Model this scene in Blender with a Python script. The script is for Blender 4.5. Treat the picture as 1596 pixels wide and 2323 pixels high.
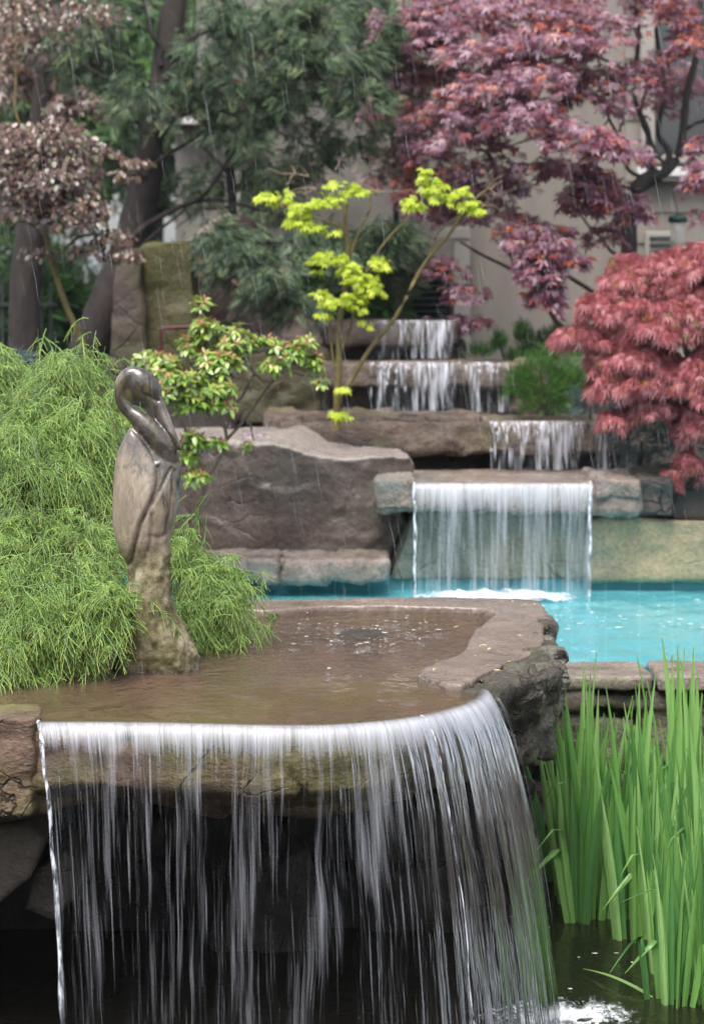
import bpy, bmesh, math
import numpy as np
from mathutils import Vector, Matrix
R = math.radians
for _o in list(bpy.data.objects):
    bpy.data.objects.remove(_o)
S = bpy.context.scene
COL = S.collection

# ------------------------------------------------------------------ camera, sky, sun, exposure
FPX, CH, HZ = 5237.0, 1.145, 640.0          # focal length in pixels of a 1596 px wide picture, eye height, horizon row
cd = bpy.data.cameras.new('camera')
cam = bpy.data.objects.new('camera', cd)
COL.objects.link(cam)
cam.location = (0, 0, CH)
cam.rotation_euler = (R(90), 0, 0)
cd.sensor_fit = 'AUTO'
cd.sensor_width = 36
cd.lens = 36 * FPX / 2323
cd.shift_y = -(1161.5 - HZ) / 2323
cd.clip_start, cd.clip_end = 0.1, 3000
cd.dof.use_dof = True
cd.dof.focus_distance = 6.6
cd.dof.aperture_fstop = 4.0
S.camera = cam
SUN_EL, SUN_AZ = 62, 200
w = bpy.data.worlds.new('World')
S.world = w
w.use_nodes = True
wn = w.node_tree
wn.nodes.clear()
_sky = wn.nodes.new('ShaderNodeTexSky')
_sky.sky_type = 'NISHITA'
_sky.sun_disc = False
_sky.sun_elevation = R(SUN_EL)
_sky.sun_rotation = R(SUN_AZ)
_sky.dust_density = 3.0
_hs = wn.nodes.new('ShaderNodeHueSaturation')
_hs.inputs['Saturation'].default_value = 0.42
_bg = wn.nodes.new('ShaderNodeBackground')
_bg.inputs['Strength'].default_value = 0.13
_wo = wn.nodes.new('ShaderNodeOutputWorld')
wn.links.new(_sky.outputs[0], _hs.inputs['Color'])
wn.links.new(_hs.outputs[0], _bg.inputs[0])
wn.links.new(_bg.outputs[0], _wo.inputs[0])
sl = bpy.data.lights.new('sun', 'SUN')
sl.energy = 1.5
sl.angle = R(35)
sl.color = (1.0, 0.97, 0.93)
sun = bpy.data.objects.new('sun', sl)
COL.objects.link(sun)
_az = R(SUN_AZ)
_d = Vector((math.sin(_az) * math.cos(R(SUN_EL)), math.cos(_az) * math.cos(R(SUN_EL)), math.sin(R(SUN_EL))))
sun.rotation_euler = _d.to_track_quat('Z', 'Y').to_euler()
S.view_settings.view_transform = 'Standard'
S.view_settings.look = 'None'
S.view_settings.exposure = 1.18
S.view_settings.gamma = 1
S.render.engine = 'CYCLES'
S.cycles.use_denoising = True
S.cycles.max_bounces = 8
S.cycles.transparent_max_bounces = 28
S.cycles.sample_clamp_indirect = 6
S.cycles.caustics_reflective = False
S.cycles.caustics_refractive = False

# ------------------------------------------------------------------ helpers
rng = np.random.default_rng(11)


def W(px, py, D):
    return np.array([(px - 798) * D / FPX, D, CH - (py - HZ) * D / FPX])


def G(px, py, z):
    D = FPX * (CH - z) / (py - HZ)
    return np.array([(px - 798) * D / FPX, D, z])


def tag(o, label=None, cat=None, group=None, kind=None):
    for k, v in (('label', label), ('category', cat), ('group', group), ('kind', kind)):
        if v:
            o[k] = v
    return o


def thing(name, label, cat, loc=(0, 0, 0), group=None):
    o = bpy.data.objects.new(name, None)
    o.empty_display_size = 0.1
    o.location = loc
    COL.objects.link(o)
    return tag(o, label, cat, group)


def link(name, me, mat, parent=None):
    o = bpy.data.objects.new(name, me)
    COL.objects.link(o)
    if mat:
        me.materials.append(mat)
    if parent:
        o.parent = parent
        L, p = Matrix.Identity(4), parent
        while p:
            L = Matrix.Translation(p.location) @ L
            p = p.parent
        if parent.parent:                       # a part that is a mesh at the world origin
            L = Matrix.Translation(parent.location)
            L = Matrix.Identity(4)
        o.matrix_parent_inverse = L.inverted()
    return o


def npmesh(name, V, F, mat=None, parent=None, smooth=False, attrs=None, uv=None):
    V = np.ascontiguousarray(V, dtype=np.float32).reshape(-1, 3)
    F = np.ascontiguousarray(F, dtype=np.int32)
    m, k = F.shape
    me = bpy.data.meshes.new(name)
    me.vertices.add(len(V))
    me.vertices.foreach_set('co', V.ravel())
    me.loops.add(m * k)
    me.loops.foreach_set('vertex_index', F.ravel())
    me.polygons.add(m)
    me.polygons.foreach_set('loop_start', np.arange(0, m * k, k, dtype=np.int32))
    if smooth:
        me.polygons.foreach_set('use_smooth', np.ones(m, dtype=bool))
    me.update(calc_edges=True)
    for an, av in (attrs or {}).items():
        a = me.attributes.new(an, 'FLOAT', 'POINT')
        a.data.foreach_set('value', np.ascontiguousarray(av, dtype=np.float32).ravel())
    if uv is not None:
        ul = me.uv_layers.new(name='flow')
        ul.data.foreach_set('uv', np.ascontiguousarray(uv[F.ravel()], dtype=np.float32).ravel())
    return link(name, me, mat, parent)


def recenter(o):
    me = o.data
    n = len(me.vertices)
    V = np.empty(n * 3, np.float32)
    me.vertices.foreach_get('co', V)
    V = V.reshape(-1, 3)
    c = np.array([(V[:, 0].min() + V[:, 0].max()) / 2, (V[:, 1].min() + V[:, 1].max()) / 2, V[:, 2].min()])
    me.vertices.foreach_set('co', (V - c).astype(np.float32).ravel())
    o.location = c
    me.update()
    return o


class MB:
    """collects quads / tris given as python lists"""
    def __init__(s):
        s.v, s.f = [], []

    def box(s, x0, x1, y0, y1, z0, z1):
        b = len(s.v)
        s.v += [(x, y, z) for z in (z0, z1) for y in (y0, y1) for x in (x0, x1)]
        s.f += [tuple(b + i for i in q) for q in ((0, 2, 3, 1), (4, 5, 7, 6), (0, 1, 5, 4), (2, 6, 7, 3), (0, 4, 6, 2), (1, 3, 7, 5))]
        return s

    def add(s, V, F):
        b = len(s.v)
        s.v += [tuple(map(float, p)) for p in V]
        s.f += [tuple(int(i) + b for i in q) for q in F]
        return s

    def build(s, name, mat, parent=None, smooth=False, bevel=0):
        me = bpy.data.meshes.new(name)
        me.from_pydata(s.v, [], s.f)
        if smooth:
            me.polygons.foreach_set('use_smooth', np.ones(len(me.polygons), dtype=bool))
        o = link(name, me, mat, parent)
        if bevel:
            b = o.modifiers.new('bevel', 'BEVEL')
            b.width = bevel
            b.segments = 2
        return o


def _h(ix, iy, iz, seed):
    n = (ix.astype(np.int64) * 374761393 + iy.astype(np.int64) * 668265263 + iz.astype(np.int64) * 2147483647 + seed * 974711) & 0x7fffffff
    n = ((n ^ (n >> 13)) * 1274126177) & 0x7fffffff
    n = ((n ^ (n >> 16)) * 60493) & 0x7fffffff
    return (n & 0xffff) / 65535.0


def vnoise(P, seed=0):
    P = np.asarray(P, float)
    i = np.floor(P).astype(np.int64)
    f = P - i
    f = f * f * (3 - 2 * f)
    r = 0
    for dx in (0, 1):
        for dy in (0, 1):
            for dz in (0, 1):
                wt = (f[..., 0] if dx else 1 - f[..., 0]) * (f[..., 1] if dy else 1 - f[..., 1]) * (f[..., 2] if dz else 1 - f[..., 2])
                r = r + wt * _h(i[..., 0] + dx, i[..., 1] + dy, i[..., 2] + dz, seed)
    return r * 2 - 1


def fbm(P, oct=4, seed=0):
    r, a = 0, 1.0
    P = np.asarray(P, float)
    for o in range(oct):
        r = r + a * vnoise(P * 2 ** o + 17.3 * o, seed + o)
        a *= 0.5
    return r


def norm(a):
    a = np.asarray(a, float)
    return a / np.maximum(np.linalg.norm(a, axis=-1, keepdims=True), 1e-9)


def spl(pts, n=24):
    """Catmull-Rom through the points"""
    P = np.array(pts, float)
    P = np.vstack([2 * P[0] - P[1], P, 2 * P[-1] - P[-2]])
    m = len(P) - 3
    t = np.linspace(0, m - 1e-6, n)
    i = t.astype(int)
    f = (t - i)[:, None]
    a, b, c, d = P[i], P[i + 1], P[i + 2], P[i + 3]
    return 0.5 * (2 * b + (c - a) * f + (2 * a - 5 * b + 4 * c - d) * f ** 2 + (3 * b - a - 3 * c + d) * f ** 3)


def threads(P, rad, sides=3):
    """P (N,S,3), rad (N,S): N thin tapering tubes in one go"""
    N, Sg, _ = P.shape
    T = norm(np.gradient(P, axis=1))
    ref = np.where(np.abs(T[..., 2:3]) > 0.9, np.array([1.0, 0, 0]), np.array([0, 0, 1.0]))
    A = norm(np.cross(T, ref))
    B = np.cross(T, A)
    ang = np.arange(sides) * 2 * math.pi / sides
    V = P[:, :, None] + rad[:, :, None, None] * (np.cos(ang)[None, None, :, None] * A[:, :, None] + np.sin(ang)[None, None, :, None] * B[:, :, None])
    idx = np.arange(N * Sg * sides).reshape(N, Sg, sides)
    a = idx[:, :-1]
    b = idx[:, 1:]
    F = np.stack([a, np.roll(a, -1, 2), np.roll(b, -1, 2), b], -1).reshape(-1, 4)
    return V.reshape(-1, 3), F


def sweep(path, rx, ry=None, sides=24, ref=(0, 1, 0), caps=True):
    """closed tube with elliptical section: rx in the plane across ref, ry along ref"""
    P = np.array(path, float)
    rx = np.array(rx, float)
    ry = rx if ry is None else np.array(ry, float)
    T = norm(np.gradient(P, axis=0))
    Bv = norm(np.array(ref, float) - T * (T @ np.array(ref, float))[:, None])
    A = np.cross(T, Bv)
    ang = np.arange(sides) * 2 * math.pi / sides
    V = (P[:, None] + rx[:, None, None] * np.cos(ang)[None, :, None] * A[:, None] + ry[:, None, None] * np.sin(ang)[None, :, None] * Bv[:, None]).reshape(-1, 3)
    n = len(P)
    F = []
    for i in range(n - 1):
        for j in range(sides):
            k = (j + 1) % sides
            F.append((i * sides + j, i * sides + k, (i + 1) * sides + k, (i + 1) * sides + j))
    if caps:
        F.append(tuple(range(sides))[::-1])
        F.append(tuple((n - 1) * sides + j for j in range(sides)))
    return V, F


def branches(name, specs, mat, parent=None, sides=8, n=16, wob=0.0, seed=0):
    """specs: list of (points3d, r0, r1) -> one mesh of tapering limbs with bark relief"""
    VV, FF, b = [], [], 0
    for q, (pts, r0, r1) in enumerate(specs):
        P = spl(pts, n)
        if wob:
            t = np.linspace(0, 1, n)[:, None]
            P = P + wob * np.stack([vnoise(np.stack([np.linspace(0, 5, n) + q * 7.7, np.full(n, k * 3.1), np.full(n, q * 1.7)], -1), seed + k) for k in range(3)], -1) * np.minimum(1, t * 5)
        rr = np.linspace(r0, r1, n)
        V, F = threads(P[None], rr[None], sides)
        if r0 > 0.02:
            d = fbm(V * np.array([30, 30, 6]), 3, seed + q)
            c = np.repeat(P, sides, 0)
            V = V + norm(V - c) * (d * 0.12 * np.repeat(rr, sides))[:, None]
        VV.append(V)
        FF.append(F + b)
        b += len(V)
    return npmesh(name, np.vstack(VV), np.vstack(FF), mat, parent, smooth=True)


def inst(TV, TF, pos, axis, nrm, size, wide=1.0):
    """copies of a small leaf template, +Y of the template along axis, +Z along nrm"""
    a = norm(axis)
    b = norm(np.cross(a, nrm))
    n = np.cross(b, a)
    V = (TV[None, :, 0:1] * wide * b[:, None] + TV[None, :, 1:2] * a[:, None] + TV[None, :, 2:3] * n[:, None]) * np.asarray(size)[:, None, None] + pos[:, None]
    N, k = len(pos), len(TV)
    F = (TF[None] + (np.arange(N) * k)[:, None, None]).reshape(-1, TF.shape[1])
    return V.reshape(-1, 3), F


def palmate(n, spread, wid, cup=-0.12, back=0.15):
    V, F = [(0, 0, 0)], []
    for i in range(n):
        a = (i / (n - 1) - 0.5) * spread
        l = 1 - 0.45 * abs(i / (n - 1) - 0.5) * 2
        d = np.array([math.sin(a), math.cos(a)])
        p = np.array([d[1], -d[0]])
        b = len(V)
        for q, zz in ((d * l * 0.45 - p * wid * l, 0.03), (d * l, cup), (d * l * 0.45 + p * wid * l, 0.03)):
            V.append((q[0], q[1], zz))
        F += [(0, b + 1, b), (0, b + 2, b + 1)]
    return np.array(V), np.array(F)


LEAF = (np.array([(0, 0, 0), (0, .35, -.03), (0, .7, -.03), (0, 1, -.12), (-.17, .3, .03), (-.15, .68, .0), (.17, .3, .03), (.15, .68, .0)]),
        np.array([(0, 1, 4), (1, 5, 4), (1, 2, 5), (2, 3, 5), (0, 6, 1), (1, 6, 7), (1, 7, 2), (2, 7, 3)]))


def frond(n=7, w=0.4, th=.15):
    V, F = [], []
    for i in range(n):
        t = (i + .3) / n
        for s in (-1, 1):
            l = w * (1 - t * .75)
            b = len(V)
            V += [(0, t - .02, 0), (s * l * .5, t + th, .02), (s * l, t + .2, -.06), (s * l * .55, t + .04, .0)]
            F += [(b, b + 1, b + 2), (b, b + 2, b + 3)]
    return np.array(V), np.array(F)


# ------------------------------------------------------------------ node helpers
def nd(nt, t, ins=None, **props):
    n = nt.nodes.new(t)
    for k, v in props.items():
        setattr(n, k, v)
    for k, v in (ins or {}).items():
        s = n.inputs[k]
        if isinstance(v, bpy.types.NodeSocket):
            nt.links.new(v, s)
        else:
            if isinstance(v, (tuple, list)) and len(v) == 3 and s.type == 'RGBA':
                v = (*v, 1)
            s.default_value = v
    return n


def newmat(name):
    m = bpy.data.materials.new(name)
    m.use_nodes = True
    nt = m.node_tree
    nt.nodes.clear()
    return m, nt


def out(nt, shader, vol=None):
    o = nt.nodes.new('ShaderNodeOutputMaterial')
    nt.links.new(shader, o.inputs['Surface'])


def mixc(nt, f, a, b, blend='MIX'):
    n = nt.nodes.new('ShaderNodeMix')
    n.data_type = 'RGBA'
    n.blend_type = blend
    for i, v in ((0, f), (6, a), (7, b)):
        if isinstance(v, bpy.types.NodeSocket):
            nt.links.new(v, n.inputs[i])
        else:
            n.inputs[i].default_value = (*v, 1) if isinstance(v, (tuple, list)) and len(v) == 3 else v
    return n.outputs[2]


def mth(nt, op, a, b=0.0, c=0.0, clamp=False):
    n = nt.nodes.new('ShaderNodeMath')
    n.operation = op
    n.use_clamp = clamp
    for i, v in enumerate((a, b, c)):
        if isinstance(v, bpy.types.NodeSocket):
            nt.links.new(v, n.inputs[i])
        else:
            n.inputs[i].default_value = v
    return n.outputs[0]


def ramp(nt, fac, stops, interp='LINEAR'):
    n = nt.nodes.new('ShaderNodeValToRGB')
    n.color_ramp.interpolation = interp
    e = n.color_ramp.elements
    while len(e) < len(stops):
        e.new(0.5)
    for i, (p, c) in enumerate(stops):
        e[i].position = p
        e[i].color = (*c, 1) if len(c) == 3 else c
    nt.links.new(fac, n.inputs[0])
    return n.outputs[0]


def mrange(nt, v, a, b, c=0.0, d=1.0, smooth=False):
    n = nt.nodes.new('ShaderNodeMapRange')
    if smooth:
        n.interpolation_type = 'SMOOTHSTEP'
    nt.links.new(v, n.inputs[0])
    for i, x in enumerate((a, b, c, d)):
        n.inputs[i + 1].default_value = x
    return n.outputs[0]


def pos(nt):
    return nt.nodes.new('ShaderNodeNewGeometry').outputs['Position']


def objco(nt):
    return nt.nodes.new('ShaderNodeTexCoord').outputs['Object']


def noise(nt, co, scale, detail=5, rough=0.6, dist=0.0):
    return nd(nt, 'ShaderNodeTexNoise', {'Vector': co, 'Scale': scale, 'Detail': detail, 'Roughness': rough, 'Distortion': dist}).outputs[0]


def vscale(nt, co, s):
    return nd(nt, 'ShaderNodeVectorMath', {0: co, 1: s}, operation='MULTIPLY').outputs[0]


def rock_mat(name, cols, patch=None, patch_amt=0.5, moss=None, moss_at=0.55, scale=4.0, rough=(0.25, 0.6), bump=0.6, strata=0.0, fine=60, crust_sheen=None):
    m, nt = newmat(name)
    co = pos(nt)
    base = co if not strata else vscale(nt, co, (1, 1, strata))
    n1 = noise(nt, base, scale, 8, 0.65, 0.3)
    k = len(cols)
    c = ramp(nt, n1, [(0.3 + 0.4 * i / max(1, k - 1), q) for i, q in enumerate(cols)])
    if patch:
        f = mrange(nt, noise(nt, co, scale * 0.45, 3, 0.5), 0.5, 0.62, 0, patch_amt, True)
        c = mixc(nt, f, c, patch)
    if moss:
        f = mth(nt, 'MULTIPLY', mrange(nt, noise(nt, co, scale * 1.3, 6, 0.7), moss_at, moss_at + 0.12), 0.85)
        c = mixc(nt, f, c, moss)
    if crust_sheen:  # weathered crust and wet sky reflection, both put into the top colour
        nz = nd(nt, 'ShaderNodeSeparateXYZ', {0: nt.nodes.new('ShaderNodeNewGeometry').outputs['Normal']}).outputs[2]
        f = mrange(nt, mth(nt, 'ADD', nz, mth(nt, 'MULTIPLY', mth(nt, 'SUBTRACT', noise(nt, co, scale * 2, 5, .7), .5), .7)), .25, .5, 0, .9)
        c = mixc(nt, f, c, crust_sheen)
    sp = noise(nt, co, fine, 4, 0.7)
    c = mixc(nt, 1.0, c, ramp(nt, sp, [(0.25, (.55, .55, .55)), (0.5, (1, 1, 1)), (0.75, (1.35, 1.35, 1.35))]), 'MULTIPLY')
    r = mrange(nt, noise(nt, co, scale * 2.5, 4), 0.35, 0.65, rough[0], rough[1])
    wob = nd(nt, 'ShaderNodeTexNoise', {'Vector': co, 'Scale': scale * 1.5, 'Detail': 4.0})
    cw = nd(nt, 'ShaderNodeVectorMath', {0: co, 1: vscale(nt, wob.outputs[1], (.22, .22, .22))}, operation='ADD').outputs[0]
    vo = nd(nt, 'ShaderNodeTexVoronoi', {'Vector': vscale(nt, cw, (1, 1, 1.7)), 'Scale': scale * 1.1}, feature='DISTANCE_TO_EDGE').outputs['Distance']
    ck = mth(nt, 'MULTIPLY', mrange(nt, vo, .0, .022, 1, 0), mrange(nt, noise(nt, co, scale * .8, 2), .48, .6))
    c = mixc(nt, mth(nt, 'MULTIPLY', ck, .75), c, (.02, .016, .013))
    h = mth(nt, 'ADD', mth(nt, 'MULTIPLY', noise(nt, base, scale * 3, 8, 0.7), 1.0), mth(nt, 'MULTIPLY', noise(nt, co, fine, 3), 0.25))
    h = mth(nt, 'SUBTRACT', h, mth(nt, 'MULTIPLY', ck, .5))
    bp = nd(nt, 'ShaderNodeBump', {'Strength': bump, 'Distance': 0.03, 'Height': h})
    p = nd(nt, 'ShaderNodeBsdfPrincipled', {'Base Color': c, 'Roughness': r, 'Normal': bp.outputs[0], 'Specular IOR Level': 0.5})
    out(nt, p.outputs[0])
    return m


def leaf_mat(name, stops, tip=None, rough=0.35, spec=0.5, trans=0.3, tcol=None):
    m, nt = newmat(name)
    a = nd(nt, 'ShaderNodeAttribute', attribute_name='rnd')
    c = ramp(nt, a.outputs['Fac'], stops)
    if tip:
        t = nd(nt, 'ShaderNodeAttribute', attribute_name='tip')
        c = mixc(nt, t.outputs['Fac'], c, tip)
    p = nd(nt, 'ShaderNodeBsdfPrincipled', {'Base Color': c, 'Roughness': rough, 'Specular IOR Level': spec})
    tr = nd(nt, 'ShaderNodeBsdfTranslucent', {'Color': c})
    mx = nd(nt, 'ShaderNodeMixShader', {0: trans, 1: p.outputs[0], 2: tr.outputs[0]})
    out(nt, mx.outputs[0])
    return m


def plain(name, c1, c2=None, scale=8, rough=0.6, bump=0.0, bscale=40, stretch=(1, 1, 1), spec=0.5, metal=0.0):
    m, nt = newmat(name)
    co = vscale(nt, pos(nt), stretch)
    c2 = c2 or c1
    c = mixc(nt, mrange(nt, noise(nt, co, scale, 6), 0.35, 0.65), c1, c2)
    ins = {'Base Color': c, 'Roughness': rough, 'Specular IOR Level': spec, 'Metallic': metal}
    if bump:
        ins['Normal'] = nd(nt, 'ShaderNodeBump', {'Strength': bump, 'Distance': 0.02, 'Height': noise(nt, co, bscale, 6, .7)}).outputs[0]
    out(nt, nd(nt, 'ShaderNodeBsdfPrincipled', ins).outputs[0])
    return m


# ------------------------------------------------------------------ rocks
def solid(pieces, voxel, smooth=2):
    """pieces: list of (V, F) closed shells -> one voxel-merged surface as arrays (V, N, quads)"""
    bm = MB()
    for V, F in pieces:
        bm.add(V, F)
    o = bm.build('tmp', None)
    b2 = bmesh.new()
    b2.from_mesh(o.data)
    bmesh.ops.recalc_face_normals(b2, faces=b2.faces)
    b2.to_mesh(o.data)
    b2.free()
    r = o.modifiers.new('r', 'REMESH')
    r.mode = 'VOXEL'
    r.voxel_size = voxel
    if smooth:
        s = o.modifiers.new('s', 'SMOOTH')
        s.iterations = smooth
        s.factor = 0.5
    dg = bpy.context.evaluated_depsgraph_get()
    me = bpy.data.meshes.new_from_object(o.evaluated_get(dg))
    bpy.data.objects.remove(o)
    n = len(me.vertices)
    V = np.empty(n * 3, np.float32)
    N = np.empty(n * 3, np.float32)
    me.vertices.foreach_get('co', V)
    me.vertex_normals.foreach_get('vector', N)
    F = np.empty(len(me.loops), np.int32)
    me.loops.foreach_get('vertex_index', F)
    lt = np.empty(len(me.polygons), np.int32)
    me.polygons.foreach_get('loop_total', lt)
    if (lt != 4).any():
        ls = np.concatenate([[0], np.cumsum(lt)[:-1]])
        q = []
        for a, t in zip(ls, lt):
            f = F[a:a + t]
            q.append([f[0], f[1], f[2], f[3]] if t == 4 else [f[0], f[1], f[2], f[2]])
        F = np.array(q, np.int32)
    else:
        F = F.reshape(-1, 4)
    bpy.data.meshes.remove(me)
    return V.reshape(-1, 3).astype(float), N.reshape(-1, 3).astype(float), F


def prism(outline, lo, hi, axis='z', outline2=None):
    """a closed prism; outline is (x,y) for axis z and (x,z) for axis y; outline2 is the outline at hi"""
    o2 = outline2 or outline
    n = len(outline)
    if axis == 'z':
        V = [(p[0], p[1], lo) for p in outline] + [(p[0], p[1], hi) for p in o2]
    else:
        V = [(p[0], lo, p[1]) for p in outline] + [(p[0], hi, p[1]) for p in o2]
    F = [tuple(range(n))[::-1], tuple(range(n, 2 * n))] + [(i, (i + 1) % n, n + (i + 1) % n, n + i) for i in range(n)]
    return V, F


def prism3(front, back):
    """closed block between two outlines of (px, py, D)"""
    n = len(front)
    V = [W(*p) for p in front] + [W(*p) for p in back]
    F = [tuple(range(n))[::-1], tuple(range(n, 2 * n))] + [(i, (i + 1) % n, n + (i + 1) % n, n + i) for i in range(n)]
    return V, F


def bx(x0, x1, y0, y1, z0, z1):
    return prism([(x0, y0), (x1, y0), (x1, y1), (x0, y1)], z0, z1)


def roughen(V, N, amp, scale, seed, facet=0.0, nf=60, strata=0.0, topflat=0.0):
    d = fbm(V / scale, 4, seed) * amp
    if facet:
        r = np.random.default_rng(seed)
        lo, hi = V.min(0), V.max(0)
        c = lo + r.random((nf, 3)) * (hi - lo)
        nn = norm(r.normal(size=(nf, 3)))
        Vw = V + 0.15 * scale * np.stack([fbm(V / scale * 2, 2, seed + k) for k in range(3)], -1)
        best = np.full(len(V), 1e9)
        off = np.zeros(len(V))
        for k in range(nf):
            dd = ((Vw - c[k]) ** 2).sum(1)
            mk = dd < best
            best[mk] = dd[mk]
            off[mk] = ((V[mk] - c[k]) @ nn[k]) * facet
        d = d + np.clip(off, -3 * amp - .01, 3 * amp + .01)
    if strata:
        zz = V[:, 2] + 0.012 * fbm(V / 0.2, 2, seed + 9)
        d = d + strata * (vnoise(np.stack([zz * 40, V[:, 0] * 1.5, V[:, 1] * 1.5], -1), seed + 3))
    k = np.ones(len(V))
    if topflat:
        k = 1 - topflat * np.clip((N[:, 2] - 0.6) * 3, 0, 1)
    return V + N * (d * k)[:, None]


def rock(name, pieces, mat, parent=None, voxel=0.015, smooth=2, amp=0.012, scale=0.15, seed=1, facet=0.0, nf=60, strata=0.0, topflat=0.0, label=None, cat=None, group=None):
    V, N, F = solid(pieces, voxel, smooth)
    V = roughen(V, N, amp, scale, seed, facet, nf, strata, topflat)
    o = npmesh(name, V, F, mat, parent, smooth=True)
    if label:
        recenter(o)
        tag(o, label, cat, group)
    return o

# ------------------------------------------------------------------ materials
M_basin = rock_mat('wet brown basin stone', [(.08, .05, .036), (.18, .105, .075), (.25, .16, .12)], patch=(.20, .18, .05), patch_amt=.8, scale=2.6, rough=(.2, .5), bump=.35)
M_rim = rock_mat('smooth wet rim stone', [(.16, .12, .095), (.22, .17, .14), (.30, .235, .20)], scale=3.0, rough=(.08, .34), bump=.10, moss=(.09, .08, .03), moss_at=.62)
M_lump = rock_mat('rough broken grey stone', [(.03, .025, .018), (.105, .092, .068), (.26, .24, .20)], patch=(.09, .085, .03), patch_amt=.8, scale=5, rough=(.15, .5), bump=.9)
M_ledge = rock_mat('brown ledge stone', [(.075, .05, .032), (.16, .10, .066), (.24, .16, .105)], patch=(.17, .15, .045), patch_amt=.8, scale=3.5, rough=(.3, .6), bump=.8, strata=1.8)
M_boulder = rock_mat('purple brown boulder stone', [(.042, .030, .024), (.09, .064, .051), (.155, .115, .095)], crust_sheen=(.31, .265, .235), patch=(.12, .095, .06), patch_amt=.5, moss=(.045, .05, .02), moss_at=.6, scale=3.0, rough=(.14, .42), bump=.55, strata=1.2)
M_pale = rock_mat('pale weathered ledge stone', [(.15, .11, .085), (.28, .21, .175), (.40, .33, .285)], patch=(.16, .19, .165), patch_amt=.5, moss=(.12, .11, .03), moss_at=.64, scale=5, rough=(.3, .6), bump=.7)
M_tier = rock_mat('brown lichen ledge stone', [(.055, .042, .033), (.14, .10, .076), (.25, .19, .15)], patch=(.15, .135, .05), patch_amt=.7, moss=(.05, .05, .02), moss_at=.62, scale=5, rough=(.25, .6), bump=.8, strata=1.6)
M_green = rock_mat('green wet pool stone', [(.06, .075, .06), (.13, .155, .125), (.20, .22, .18)], patch=(.17, .15, .09), patch_amt=.5, scale=2.5, rough=(.2, .5), bump=.5)
M_yellow = rock_mat('ochre pool stone', [(.13, .12, .09), (.24, .20, .115), (.33, .27, .16)], patch=(.15, .18, .16), patch_amt=.7, scale=2.5, rough=(.2, .5), bump=.5)
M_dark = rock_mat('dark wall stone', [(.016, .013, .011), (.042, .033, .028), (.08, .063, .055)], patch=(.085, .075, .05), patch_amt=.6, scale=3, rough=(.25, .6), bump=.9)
M_cave = rock_mat('shade darkened cave stone', [(.008, .007, .007), (.02, .017, .016), (.045, .038, .034)], patch=(.04, .034, .022), patch_amt=.5, scale=3, rough=(.3, .7), bump=.9)  # dark wall stone made darker; cave shade put into the colour
M_mossy = rock_mat('olive mossy stone', [(.034, .034, .006), (.075, .070, .011), (.11, .10, .024)], patch=(.05, .034, .022), patch_amt=.35, scale=2.2, rough=(.4, .7), bump=.7)
M_brownst = rock_mat('red brown standing stone', [(.035, .022, .019), (.07, .046, .04), (.12, .085, .07)], patch=(.08, .072, .028), patch_amt=.8, scale=2.2, rough=(.4, .7), bump=.7)
M_wallst = rock_mat('retaining wall stone', [(.07, .055, .05), (.14, .11, .095), (.22, .18, .15)], patch=(.17, .15, .10), patch_amt=.6, scale=3, rough=(.3, .6), bump=.9)
M_coping = rock_mat('wet coping stone', [(.14, .105, .085), (.24, .19, .16), (.34, .285, .245)], patch=(.18, .18, .11), patch_amt=.7, moss=(.08, .09, .03), moss_at=.64, scale=5, rough=(.1, .5), bump=.5)
M_soil = plain('dark wet soil', (.018, .013, .01), (.05, .038, .028), 14, .8, .8, 60)
M_bark = plain('dark bark', (.016, .012, .010), (.05, .036, .03), 9, .75, 1.0, 40, (1, 1, .25))
M_bark2 = plain('wet black bark', (.015, .012, .012), (.05, .038, .034), 12, .5, 1.0, 40, (1, 1, .3))
M_barky = plain('yellow green bark', (.10, .075, .02), (.20, .15, .05), 20, .6, .5, 60)
M_twig = plain('red brown twig', (.10, .05, .035), (.18, .11, .08), 25, .6, .5, 80)
M_tan = plain('dry tan twig', (.22, .15, .10), (.35, .25, .17), 25, .7, .4, 80)
M_rust = plain('brown cypress twig', (.12, .055, .03), (.2, .1, .055), 25, .7, .4, 80)


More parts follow.
